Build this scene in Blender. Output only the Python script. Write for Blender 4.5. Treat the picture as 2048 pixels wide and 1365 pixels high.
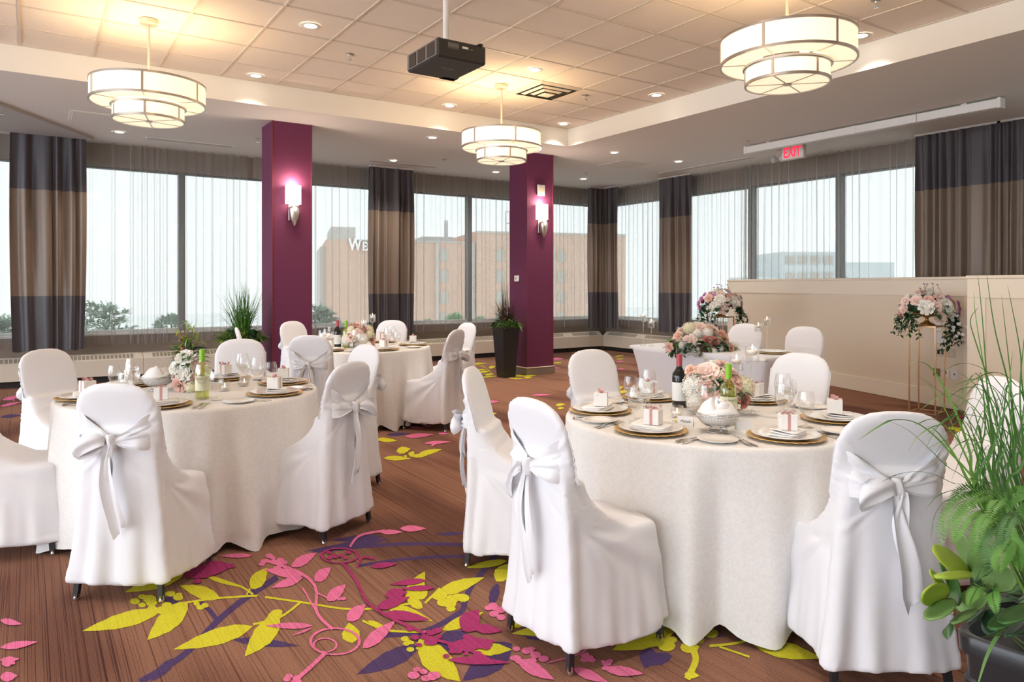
import bpy, bmesh, math, random
import numpy as np
from mathutils import Vector, Matrix
PI = math.pi
random.seed(7)
rng = np.random.RandomState(7)
S = bpy.context.scene
COL = S.collection
for o in list(bpy.data.objects):
    bpy.data.objects.remove(o)

# ------------------------------------------------------------------ camera
EYE = 1.385
FPX, HOR = 1450.0, 571.0
YAW = 0.5883
CY, SY = math.cos(YAW), math.sin(YAW)
cam = bpy.data.cameras.new('camera')
cam.sensor_width = 36.0
cam.lens = FPX / 2048 * 36.0
cam.shift_y = (HOR - 682.5) / 2048
cam.clip_start = 0.05
cam.clip_end = 500
co = bpy.data.objects.new('camera', cam)
COL.objects.link(co)
co.location = (0, 0, EYE)
co.rotation_euler = (PI / 2, 0, -YAW)
S.camera = co

# ------------------------------------------------------------------ light
W = bpy.data.worlds.new('overcast_sky')
S.world = W
W.use_nodes = True
wn = W.node_tree.nodes
wn['Background'].inputs[0].default_value = (0.85, 0.925, 1.0, 1)
wn['Background'].inputs[1].default_value = 3.4
S.view_settings.view_transform = 'Standard'
S.view_settings.look = 'None'
S.view_settings.exposure = 0.84
S.view_settings.gamma = 1.0
S.view_settings.use_curve_mapping = False
S.cycles.max_bounces = 8
S.cycles.diffuse_bounces = 4
S.cycles.glossy_bounces = 3
S.cycles.transmission_bounces = 6
S.cycles.transparent_max_bounces = 24
S.cycles.caustics_reflective = False
S.cycles.caustics_refractive = False
S.cycles.sample_clamp_indirect = 4.0

# ------------------------------------------------------------------ where things are
# room axes: x runs along the long window wall, y along the short one, camera at (0, 0)
def room(X, Y):
    return (CY * X + SY * Y, -SY * X + CY * Y)
def at_z(u, v, z):
    Y = FPX * (EYE - z) / (v - HOR)
    return room((u - 1024) * Y / FPX, Y)
def at_y(u, Y):
    return room((u - 1024) * Y / FPX, Y)
def V3(p, z):
    return (p[0], p[1], z)

# ------------------------------------------------------------------ materials
MATS = {}
def mat(name, col, rough=0.6, metal=0.0, bump=None, var=None, sheen=0, spec=None, emit=None, coat=0, subsurf=0):
    """bump=(scale, strength[, stretch xyz]); var=(scale, amount) mottles the colour a little"""
    m = bpy.data.materials.new(name)
    m.use_nodes = True
    nt = m.node_tree
    b = nt.nodes['Principled BSDF']
    b.inputs['Base Color'].default_value = (*col, 1)
    b.inputs['Roughness'].default_value = rough
    b.inputs['Metallic'].default_value = metal
    if spec is not None:
        b.inputs['Specular IOR Level'].default_value = spec
    if sheen:
        b.inputs['Sheen Weight'].default_value = sheen
    if coat:
        b.inputs['Coat Weight'].default_value = coat
    if subsurf:
        b.inputs['Subsurface Weight'].default_value = subsurf
        b.inputs['Subsurface Radius'].default_value = (0.01, 0.006, 0.004)
    if emit:
        b.inputs['Emission Color'].default_value = (*emit[0], 1)
        b.inputs['Emission Strength'].default_value = emit[1]
    if bump or var:
        tc = nt.nodes.new('ShaderNodeTexCoord')
        mp = nt.nodes.new('ShaderNodeMapping')
        nt.links.new(tc.outputs['Object'], mp.inputs[0])
        if bump and len(bump) > 2:
            mp.inputs['Scale'].default_value = bump[2]
    if bump:
        n = nt.nodes.new('ShaderNodeTexNoise')
        n.inputs['Scale'].default_value = bump[0]
        n.inputs['Detail'].default_value = 3
        nt.links.new(mp.outputs[0], n.inputs['Vector'])
        bp = nt.nodes.new('ShaderNodeBump')
        bp.inputs['Strength'].default_value = bump[1]
        bp.inputs['Distance'].default_value = 0.01
        nt.links.new(n.outputs[0], bp.inputs['Height'])
        nt.links.new(bp.outputs[0], b.inputs['Normal'])
    if var:
        n2 = nt.nodes.new('ShaderNodeTexNoise')
        n2.inputs['Scale'].default_value = var[0]
        n2.inputs['Detail'].default_value = 4
        nt.links.new(mp.outputs[0], n2.inputs['Vector'])
        mx = nt.nodes.new('ShaderNodeMix')
        mx.data_type = 'RGBA'
        nt.links.new(n2.outputs[0], mx.inputs[0])
        a = var[1]
        mx.inputs[6].default_value = (*[c * (1 - a) for c in col], 1)
        mx.inputs[7].default_value = (*[min(1, c * (1 + a)) for c in col], 1)
        nt.links.new(mx.outputs[2], b.inputs['Base Color'])
    MATS[name] = m
    return m
def srgb(r, g, b):
    f = lambda c: ((c / 255 + 0.055) / 1.055) ** 2.4 if c > 10 else c / 255 / 12.92
    return (f(r), f(g), f(b))

def thin_glass(name, tint=(1, 1, 1), refl=0.08):
    m = bpy.data.materials.new(name)
    m.use_nodes = True
    nt = m.node_tree
    nt.nodes.remove(nt.nodes['Principled BSDF'])
    out = nt.nodes['Material Output']
    t = nt.nodes.new('ShaderNodeBsdfTransparent')
    t.inputs[0].default_value = (*tint, 1)
    g = nt.nodes.new('ShaderNodeBsdfGlossy')
    g.inputs['Roughness'].default_value = 0.03
    g.inputs[0].default_value = (1, 1, 1, 1)
    lw = nt.nodes.new('ShaderNodeLayerWeight')
    lw.inputs[0].default_value = 0.25
    mr = nt.nodes.new('ShaderNodeMapRange')
    mr.inputs[3].default_value = refl * 0.5
    mr.inputs[4].default_value = min(1, refl * 7)
    nt.links.new(lw.outputs['Facing'], mr.inputs[0])
    mx = nt.nodes.new('ShaderNodeMixShader')
    nt.links.new(mr.outputs[0], mx.inputs[0])
    nt.links.new(t.outputs[0], mx.inputs[1])
    nt.links.new(g.outputs[0], mx.inputs[2])
    nt.links.new(mx.outputs[0], out.inputs[0])
    MATS[name] = m
    return m

def sheer_mat(name, col, a0, a1):
    m = bpy.data.materials.new(name)
    m.use_nodes = True
    nt = m.node_tree
    nt.nodes.remove(nt.nodes['Principled BSDF'])
    out = nt.nodes['Material Output']
    t = nt.nodes.new('ShaderNodeBsdfTransparent')
    d = nt.nodes.new('ShaderNodeBsdfDiffuse')
    d.inputs[0].default_value = (*col, 1)
    tr = nt.nodes.new('ShaderNodeBsdfTranslucent')
    tr.inputs[0].default_value = (*col, 1)
    m1 = nt.nodes.new('ShaderNodeMixShader')
    m1.inputs[0].default_value = 0.5
    nt.links.new(d.outputs[0], m1.inputs[1])
    nt.links.new(tr.outputs[0], m1.inputs[2])
    lw = nt.nodes.new('ShaderNodeLayerWeight')      # threads close up where the weave turns edge-on
    lw.inputs[0].default_value = 0.5
    pw = nt.nodes.new('ShaderNodeMath'); pw.operation = 'POWER'; pw.inputs[1].default_value = 1.6
    nt.links.new(lw.outputs['Facing'], pw.inputs[0])
    mr = nt.nodes.new('ShaderNodeMapRange')
    mr.inputs[3].default_value = a0
    mr.inputs[4].default_value = a1
    nt.links.new(pw.outputs[0], mr.inputs[0])
    mx = nt.nodes.new('ShaderNodeMixShader')
    nt.links.new(mr.outputs[0], mx.inputs[0])
    nt.links.new(t.outputs[0], mx.inputs[1])
    nt.links.new(m1.outputs[0], mx.inputs[2])
    nt.links.new(mx.outputs[0], out.inputs[0])
    MATS[name] = m
    return m

def carpet_mat(name, col, dark, amount, hue_var=0.0):
    """cut pile with thin darker streaks running along room y"""
    m = bpy.data.materials.new(name)
    m.use_nodes = True
    nt = m.node_tree
    b = nt.nodes['Principled BSDF']
    b.inputs['Roughness'].default_value = 0.95
    b.inputs['Specular IOR Level'].default_value = 0.1
    tc = nt.nodes.new('ShaderNodeTexCoord')
    mp = nt.nodes.new('ShaderNodeMapping')
    mp.inputs['Scale'].default_value = (120, 0.35, 1)
    nt.links.new(tc.outputs['Object'], mp.inputs[0])
    n = nt.nodes.new('ShaderNodeTexNoise')
    n.inputs['Scale'].default_value = 1.0
    n.inputs['Detail'].default_value = 5
    n.inputs['Roughness'].default_value = 0.75
    nt.links.new(mp.outputs[0], n.inputs['Vector'])
    cr = nt.nodes.new('ShaderNodeValToRGB')
    cr.color_ramp.elements[0].position = 0.40
    cr.color_ramp.elements[0].color = (amount, amount, amount, 1)
    cr.color_ramp.elements[1].position = 0.485
    cr.color_ramp.elements[1].color = (0, 0, 0, 1)
    mpf = nt.nodes.new('ShaderNodeMapping')
    mpf.inputs['Scale'].default_value = (330, 0.5, 1)
    nt.links.new(tc.outputs['Object'], mpf.inputs[0])
    nf_ = nt.nodes.new('ShaderNodeTexNoise')
    nf_.inputs['Scale'].default_value = 1.0
    nf_.inputs['Detail'].default_value = 2
    nt.links.new(mpf.outputs[0], nf_.inputs['Vector'])
    avg = nt.nodes.new('ShaderNodeMix')
    avg.inputs[0].default_value = 0.5
    nt.links.new(n.outputs[0], avg.inputs[2])
    nt.links.new(nf_.outputs[0], avg.inputs[3])
    nt.links.new(avg.outputs[0], cr.inputs[0])
    # broad darker drifts
    mp2 = nt.nodes.new('ShaderNodeMapping')
    mp2.inputs['Scale'].default_value = (1.1, 0.45, 1)
    nt.links.new(tc.outputs['Object'], mp2.inputs[0])
    n2 = nt.nodes.new('ShaderNodeTexNoise')
    n2.inputs['Scale'].default_value = 1.0
    n2.inputs['Detail'].default_value = 2
    nt.links.new(mp2.outputs[0], n2.inputs['Vector'])
    cr2 = nt.nodes.new('ShaderNodeValToRGB')
    cr2.color_ramp.elements[0].position = 0.46
    cr2.color_ramp.elements[0].color = (0, 0, 0, 1)
    cr2.color_ramp.elements[1].position = 0.6
    cr2.color_ramp.elements[1].color = (hue_var,) * 3 + (1,)
    nt.links.new(n2.outputs[0], cr2.inputs[0])
    ad = nt.nodes.new('ShaderNodeMath'); ad.operation = 'ADD'; ad.use_clamp = True
    nt.links.new(cr.outputs[0], ad.inputs[0])
    nt.links.new(cr2.outputs[0], ad.inputs[1])
    # pile speckle
    n3 = nt.nodes.new('ShaderNodeTexNoise')
    n3.inputs['Scale'].default_value = 170
    n3.inputs['Detail'].default_value = 2
    nt.links.new(tc.outputs['Object'], n3.inputs['Vector'])
    mx = nt.nodes.new('ShaderNodeMix'); mx.data_type = 'RGBA'
    nt.links.new(ad.outputs[0], mx.inputs[0])
    mx.inputs[6].default_value = (*col, 1)
    mx.inputs[7].default_value = (*dark, 1)
    ov = nt.nodes.new('ShaderNodeMix'); ov.data_type = 'RGBA'; ov.blend_type = 'OVERLAY'
    ov.inputs[0].default_value = 0.5
    nt.links.new(mx.outputs[2], ov.inputs[6])
    nt.links.new(n3.outputs[0], ov.inputs[7])
    nt.links.new(ov.outputs[2], b.inputs['Base Color'])
    bp = nt.nodes.new('ShaderNodeBump')
    bp.inputs['Strength'].default_value = 0.35
    bp.inputs['Distance'].default_value = 0.004
    nt.links.new(n3.outputs[0], bp.inputs['Height'])
    nt.links.new(bp.outputs[0], b.inputs['Normal'])
    MATS[name] = m
    return m

mat('white_cloth', (0.82, 0.82, 0.855), 0.55, bump=(28, 0.10), sheen=0.15, spec=0.3)
mat('white_satin', (0.83, 0.83, 0.865), 0.42, bump=(30, 0.08), sheen=0.2, spec=0.35)
mat('napkin_white', (0.88, 0.87, 0.87), 0.7, bump=(120, 0.1))
mat('ivory_top', (0.80, 0.75, 0.69), 0.6)
mat('porcelain', (0.88, 0.84, 0.79), 0.12, spec=0.5)
mat('gold_rim', (0.72, 0.45, 0.15), 0.3, 0.45)
mat('gold', (0.72, 0.46, 0.20), 0.30, 0.9)
mat('gold_wire', (0.70, 0.43, 0.24), 0.35, 0.75)
mat('silver', (0.75, 0.73, 0.70), 0.16, 1.0)
mat('nickel', (0.62, 0.57, 0.52), 0.30, 1.0)
mat('canopy_metal', (0.62, 0.56, 0.46), 0.4, 0.6)
mat('black_metal', (0.018, 0.020, 0.024), 0.42)
mat('chrome', (0.7, 0.7, 0.72), 0.15, 1.0)
mat('box_white', (0.87, 0.86, 0.84), 0.6)
mat('ribbon_pink', (0.60, 0.32, 0.31), 0.35, sheen=0.3)
mat('card_white', (0.88, 0.88, 0.88), 0.7)
mat('ink', (0.02, 0.02, 0.03), 0.7)
mat('bottle_dark', (0.008, 0.010, 0.010), 0.08, spec=0.6)
mat('capsule_red', (0.42, 0.05, 0.07), 0.35)
mat('capsule_green', (0.24, 0.52, 0.02), 0.35)
mat('label_paper', (0.85, 0.85, 0.84), 0.6)
mat('label_pale', (0.80, 0.80, 0.55), 0.6)
mat('wax', (0.90, 0.83, 0.76), 0.5, subsurf=0.3)
mat('flame', (1, 0.8, 0.4), 0.5, emit=((1.0, 0.62, 0.25), 9.0))
mat('butter', (0.85, 0.72, 0.25), 0.4)
mat('rose_blush', (0.80, 0.50, 0.43), 0.6, var=(18, 0.14), subsurf=0.1)
mat('rose_pale', (0.86, 0.67, 0.60), 0.6, var=(18, 0.10), subsurf=0.1)
mat('rose_dusky', (0.66, 0.27, 0.25), 0.6, var=(18, 0.16))
mat('rose_peach', (0.84, 0.55, 0.42), 0.6, var=(18, 0.14))
mat('bloom_white', (0.88, 0.86, 0.80), 0.6, var=(14, 0.05))
mat('bloom_cream', (0.86, 0.82, 0.60), 0.6, var=(14, 0.08))
mat('orchid', (0.58, 0.27, 0.50), 0.55, var=(16, 0.2))
mat('leaf_dark', (0.022, 0.075, 0.028), 0.42, var=(12, 0.35))
mat('leaf_mid', (0.05, 0.15, 0.035), 0.45, var=(12, 0.35))
mat('leaf_light', (0.14, 0.30, 0.05), 0.5, var=(10, 0.3))
mat('leaf_lime', (0.33, 0.46, 0.05), 0.45, var=(9, 0.25))
mat('leaf_sage', (0.17, 0.31, 0.09), 0.5, var=(6, 0.3))
mat('grass_green', (0.06, 0.17, 0.025), 0.5, var=(6, 0.4))
mat('grass_red', (0.075, 0.045, 0.035), 0.55, var=(8, 0.4))
mat('succulent_plum', (0.045, 0.02, 0.03), 0.45)
mat('fern_green', (0.11, 0.28, 0.045), 0.5, var=(8, 0.35))
mat('twig', (0.20, 0.13, 0.06), 0.7)
mat('planter_black', (0.022, 0.023, 0.026), 0.32, bump=(60, 0.05))
mat('soil', (0.03, 0.02, 0.015), 0.95)
mat('plum_fabric', (0.135, 0.020, 0.068), 0.75, bump=(160, 0.12), var=(30, 0.10))
mat('plum_edge', (0.17, 0.018, 0.035), 0.7)
mat('column_base', (0.24, 0.19, 0.145), 0.6)
mat('soffit_paint', (0.80, 0.77, 0.73), 0.85, bump=(70, 0.06))
mat('soffit_fascia', (0.84, 0.80, 0.73), 0.8)
mat('soffit_shaded', (0.46, 0.44, 0.43), 0.85)  # soffit paint with shading put into the colour
mat('ceiling_tile', (0.88, 0.79, 0.70), 0.95, bump=(320, 0.35), var=(180, 0.05))
mat('grid_metal', (0.66, 0.58, 0.49), 0.5)
mat('wall_taupe', (0.27, 0.215, 0.17), 0.8)
mat('wall_beige', (0.79, 0.69, 0.55), 0.85, bump=(400, 0.15), var=(220, 0.05))
mat('trim_cream', (0.86, 0.77, 0.64), 0.6)
mat('heater_cream', (0.74, 0.66, 0.55), 0.55)
mat('heater_slot', (0.33, 0.28, 0.22), 0.8)
mat('toe_dark', (0.035, 0.030, 0.026), 0.9)
mat('sill_white', (0.72, 0.72, 0.70), 0.5)
mat('mullion', (0.115, 0.115, 0.115), 0.5)
mat('drape_dark', (0.047, 0.038, 0.046), 0.45, sheen=0.5, bump=(3, 0.12, (6, 6, 0.6)))
mat('drape_brown', (0.205, 0.143, 0.100), 0.40, sheen=0.5, bump=(3, 0.12, (6, 6, 0.6)))
mat('track_white', (0.62, 0.60, 0.57), 0.6)
mat('plate_white', (0.82, 0.81, 0.79), 0.5)
mat('plate_beige', (0.62, 0.56, 0.43), 0.5)
mat('plate_brown', (0.22, 0.15, 0.08), 0.5)
mat('vent_grey', (0.40, 0.37, 0.34), 0.7)
mat('vent_dark', (0.05, 0.045, 0.04), 0.9)
mat('screen_white', (0.82, 0.81, 0.80), 0.55)
mat('projector_black', (0.030, 0.028, 0.026), 0.5)
mat('projector_grey', (0.16, 0.145, 0.13), 0.5)
mat('projector_mesh', (0.055, 0.038, 0.028), 0.8, bump=(300, 0.4))
mat('pole_white', (0.78, 0.77, 0.76), 0.4)
mat('exit_red', (0.75, 0.01, 0.03), 0.5, emit=((1.0, 0.02, 0.06), 0.9))
mat('exit_white', (0.62, 0.56, 0.50), 0.5)
mat('lens_grey', (0.45, 0.44, 0.43), 0.3)
mat('lamp_shade', (0.9, 0.85, 0.75), 0.7, emit=((1.0, 0.82, 0.55), 0.50))
mat('sconce_shade', (0.9, 0.88, 0.85), 0.7, emit=((1.0, 0.84, 0.72), 2.6))
mat('downlight', (0.9, 0.9, 0.9), 0.5, emit=((1.0, 0.90, 0.76), 7.0))
mat('brick_far_hazy', (0.66, 0.46, 0.36), 0.9, var=(0.6, 0.06))  # brick kept pale, outdoor haze put into its colour
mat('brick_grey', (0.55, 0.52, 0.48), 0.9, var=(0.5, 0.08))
mat('far_window', (0.50, 0.47, 0.42), 0.6)
mat('far_haze_grey', (0.62, 0.68, 0.70), 0.9, var=(0.3, 0.06))  # distance haze painted in as a pale blue-grey
mat('far_sign', (0.95, 0.95, 0.95), 0.6)
mat('far_steel', (0.55, 0.57, 0.58), 0.7)
mat('terrace', (0.62, 0.66, 0.64), 0.9, var=(0.5, 0.15))
mat('far_water', (0.88, 0.92, 0.92), 0.5, var=(0.02, 0.1))
mat('shrub_haze_green', (0.46, 0.66, 0.43), 0.8, var=(3, 0.25))  # foliage lightened so its colour carries the haze
mat('conifer_haze_green', (0.48, 0.60, 0.51), 0.8, var=(3, 0.25))  # likewise paled, haze is in the colour
thin_glass('glass_clear', (0.985, 0.985, 0.985), 0.10)
thin_glass('window_glass', (0.495, 0.495, 0.475), 0.03)
thin_glass('glass_water', (0.93, 0.93, 0.91), 0.06)
thin_glass('bottle_green', (0.90, 0.93, 0.62), 0.10)
sheer_mat('sheer', (0.50, 0.485, 0.475), 0.27, 1.0)
carpet_mat('carpet', srgb(152, 111, 91), srgb(78, 48, 42), 0.72, 0.62)
carpet_mat('carpet_lime', srgb(212, 206, 56), srgb(150, 136, 44), 0.30)
carpet_mat('carpet_pink', srgb(232, 122, 166), srgb(140, 74, 84), 0.70)
carpet_mat('carpet_magenta', srgb(172, 60, 114), srgb(98, 44, 62), 0.70)
carpet_mat('carpet_violet', srgb(84, 66, 108), srgb(70, 46, 58), 0.65)

def damask_mat(name):
    m = mat(name, (0.80, 0.775, 0.745), 0.5, sheen=0.2, spec=0.35)
    nt = m.node_tree
    b = nt.nodes['Principled BSDF']
    tc = nt.nodes.new('ShaderNodeTexCoord')
    n = nt.nodes.new('ShaderNodeTexNoise')
    n.inputs['Scale'].default_value = 38
    n.inputs['Detail'].default_value = 1.5
    n.inputs['Distortion'].default_value = 2.2
    nt.links.new(tc.outputs['Object'], n.inputs['Vector'])
    cr = nt.nodes.new('ShaderNodeValToRGB')
    cr.color_ramp.elements[0].position = 0.46
    cr.color_ramp.elements[0].color = (0.80, 0.785, 0.765, 1)
    cr.color_ramp.elements[1].position = 0.54
    cr.color_ramp.elements[1].color = (0.835, 0.825, 0.81, 1)
    nt.links.new(n.outputs[0], cr.inputs[0])
    nt.links.new(cr.outputs[0], b.inputs['Base Color'])
    mr = nt.nodes.new('ShaderNodeMapRange')
    mr.inputs[3].default_value = 0.62
    mr.inputs[4].default_value = 0.40
    nt.links.new(n.outputs[0], mr.inputs[0])
    nt.links.new(mr.outputs[0], b.inputs['Roughness'])
    bp = nt.nodes.new('ShaderNodeBump')
    bp.inputs['Strength'].default_value = 0.03
    bp.inputs['Distance'].default_value = 0.003
    nt.links.new(cr.outputs[0], bp.inputs['Height'])
    nt.links.new(bp.outputs[0], b.inputs['Normal'])
damask_mat('damask')

# ------------------------------------------------------------------ mesh kit
class MB:
    """collects verts / faces (with a material slot per face) and links them as one mesh object"""
    def __init__(s):
        s.v = []; s.f = []; s.m = []
    def add(s, vs, fs, mi=0):
        n = len(s.v)
        s.v += [tuple(map(float, p)) for p in vs]
        s.f += [tuple(i + n for i in f) for f in fs]
        s.m += [mi] * len(fs)
        return s
    def box(s, x0, x1, y0, y1, z0, z1, mi=0):
        return s.add([(x0, y0, z0), (x1, y0, z0), (x1, y1, z0), (x0, y1, z0), (x0, y0, z1), (x1, y0, z1), (x1, y1, z1), (x0, y1, z1)],
                     [(3, 2, 1, 0), (4, 5, 6, 7), (0, 1, 5, 4), (1, 2, 6, 5), (2, 3, 7, 6), (3, 0, 4, 7)], mi)
    def bbox(s, x0, x1, y0, y1, z0, z1, r=0.003, mi=0):
        """box with chamfered vertical and horizontal edges"""
        bm = bmesh.new()
        bmesh.ops.create_cube(bm, size=1)
        for q in bm.verts:
            q.co = Vector((x0 + (q.co.x + .5) * (x1 - x0), y0 + (q.co.y + .5) * (y1 - y0), z0 + (q.co.z + .5) * (z1 - z0)))
        bmesh.ops.bevel(bm, geom=bm.edges[:], offset=r, segments=1, affect='EDGES')
        bm.verts.index_update()
        s.add([q.co for q in bm.verts], [[q.index for q in f.verts] for f in bm.faces], mi)
        bm.free()
        return s
    def loft(s, loops, cap0=True, cap1=True, mi=0, closed=True):
        n = len(loops[0])
        vs = [p for l in loops for p in l]
        fs = []
        for i in range(len(loops) - 1):
            for j in range(n if closed else n - 1):
                k = (j + 1) % n
                fs.append((i * n + j, i * n + k, (i + 1) * n + k, (i + 1) * n + j))
        if cap0: fs.append(tuple(range(n))[::-1])
        if cap1: fs.append(tuple((len(loops) - 1) * n + j for j in range(n)))
        return s.add(vs, fs, mi)
    def lathe(s, prof, n=24, c=(0, 0, 0), cap0=False, cap1=False, mi=0, mod=None):
        loops = []
        for (r, z) in prof:
            loops.append([(c[0] + r * (mod(2 * PI * j / n, r) if mod else 1) * math.cos(2 * PI * j / n),
                           c[1] + r * (mod(2 * PI * j / n, r) if mod else 1) * math.sin(2 * PI * j / n), c[2] + z) for j in range(n)])
        return s.loft(loops, cap0, cap1, mi)
    def tube(s, pts, r, n=6, mi=0, caps=True):
        pts = [Vector(p) for p in pts]
        rs = r if isinstance(r, (list, tuple)) else [r] * len(pts)
        loops = []
        up = Vector((0, 0, 1))
        pu = None
        for i, p in enumerate(pts):
            d = (pts[min(i + 1, len(pts) - 1)] - pts[max(i - 1, 0)]).normalized()
            if pu is None:
                pu = d.cross(up) if abs(d.dot(up)) < .95 else d.cross(Vector((1, 0, 0)))
            pu = (pu - d * pu.dot(d)).normalized()
            w = d.cross(pu)
            loops.append([p + (pu * math.cos(2 * PI * j / n) + w * math.sin(2 * PI * j / n)) * rs[i] for j in range(n)])
        return s.loft(loops, caps, caps, mi)
    def grid(s, P, mi=0, flip=False):
        """P: rows x cols of points"""
        h, w = len(P), len(P[0])
        fs = []
        for i in range(h - 1):
            for j in range(w - 1):
                q = (i * w + j, i * w + j + 1, (i + 1) * w + j + 1, (i + 1) * w + j)
                fs.append(q[::-1] if flip else q)
        return s.add([p for r in P for p in r], fs, mi)
    def prism(s, poly, z0, z1, mi=0):
        return s.loft([[(x, y, z0) for x, y in poly], [(x, y, z1) for x, y in poly]], True, True, mi)
    def xform(s, M):
        s.v = [tuple(M @ Vector(p)) for p in s.v]
        return s
    def mesh(s, name, mats, smooth=False):
        me = bpy.data.meshes.new(name)
        me.from_pydata(s.v, [], s.f)
        for m in (mats if isinstance(mats, (list, tuple)) else [mats]):
            me.materials.append(MATS[m])
        if any(s.m):
            me.polygons.foreach_set('material_index', s.m)
        if smooth:
            me.polygons.foreach_set('use_smooth', [True] * len(me.polygons))
            if smooth == 'auto':
                try:
                    me.set_sharp_from_angle(angle=math.radians(40))
                except Exception:
                    pass
        me.update()
        return me
    def build(s, name, mats, parent=None, smooth=False, loc=None, rz=0):
        o = bpy.data.objects.new(name, s.mesh(name, mats, smooth))
        COL.objects.link(o)
        if parent: o.parent = parent
        if loc: o.location = loc
        if rz: o.rotation_euler = (0, 0, rz)
        return o

def text(body, size, m, parent, loc, rot, sc=(1, 1, 1), extrude=0.0, offset=0.0, shear=0.0, spacing=1.0):
    cu = bpy.data.curves.new('lettering', 'FONT')
    cu.body = body; cu.size = size; cu.align_x = 'CENTER'; cu.align_y = 'CENTER'
    cu.extrude = extrude; cu.offset = offset; cu.shear = shear; cu.space_character = spacing
    tmp = bpy.data.objects.new('tmp', cu)
    COL.objects.link(tmp)
    me = bpy.data.meshes.new_from_object(tmp.evaluated_get(bpy.context.evaluated_depsgraph_get()))
    bpy.data.objects.remove(tmp)
    me.materials.clear(); me.materials.append(MATS[m])
    o = bpy.data.objects.new('lettering', me)
    COL.objects.link(o)
    o.parent = parent; o.location = loc; o.rotation_euler = rot; o.scale = sc
    return o
def tag(o, label=None, cat=None, group=None, kind=None):
    if label: o['label'] = label
    if cat: o['category'] = cat
    if group: o['group'] = group
    if kind: o['kind'] = kind
    return o
def thing(name, label, cat, loc=(0, 0, 0), rz=0, group=None):
    o = bpy.data.objects.new(name, None)
    COL.objects.link(o)
    o.location = loc
    o.rotation_euler = (0, 0, rz)
    o.empty_display_size = 0.1
    return tag(o, label, cat, group)
def link_child(name, me, parent, loc=(0, 0, 0), rot=(0, 0, 0), sc=(1, 1, 1)):
    o = bpy.data.objects.new(name, me)
    COL.objects.link(o)
    o.parent = parent
    o.location = loc; o.rotation_euler = rot; o.scale = sc
    return o
KIDS = {}
def copy_tree(o, parent=None):
    c = o.copy()
    COL.objects.link(c)
    if parent: c.parent = parent
    for ch in o.children:
        copy_tree(ch, c)
    return c
PROTO = {}
def place(key, loc, rz=0, label=None, group=None, sc=None):
    """first use moves the prototype itself, later ones copy it with its parts"""
    root, used = PROTO[key]
    if used:
        root = copy_tree(root)
    else:
        PROTO[key][1] = True
    root.location = loc
    root.rotation_euler = (0, 0, rz)
    if sc: root.scale = (sc, sc, sc)
    if label: root['label'] = label
    if group: root['group'] = group
    return root
def proto(key, o):
    PROTO[key] = [o, False]
    return o

# ------------------------------------------------------------------ the setting
def structure(name, mb, m, smooth=False):
    o = mb.build(name, m, None, smooth)
    return tag(o, kind='structure')
SOF = EYE + 2.05          # dropped soffit
CEI = EYE + 2.31          # tiled ceiling
TX, TY = 6.028, 7.236     # a crossing of the ceiling grid
TS = 0.6096
EX, EY = 6.63, 8.44       # inner corner of the soffit
XW, YW = 10.5, 12.1       # glass planes
XL, YB = -7.5, -5.0       # the room runs on to here

floor = structure('floor', MB().box(XL, XW + .3, YB, YW + .3, -0.12, 0), 'carpet')

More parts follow.
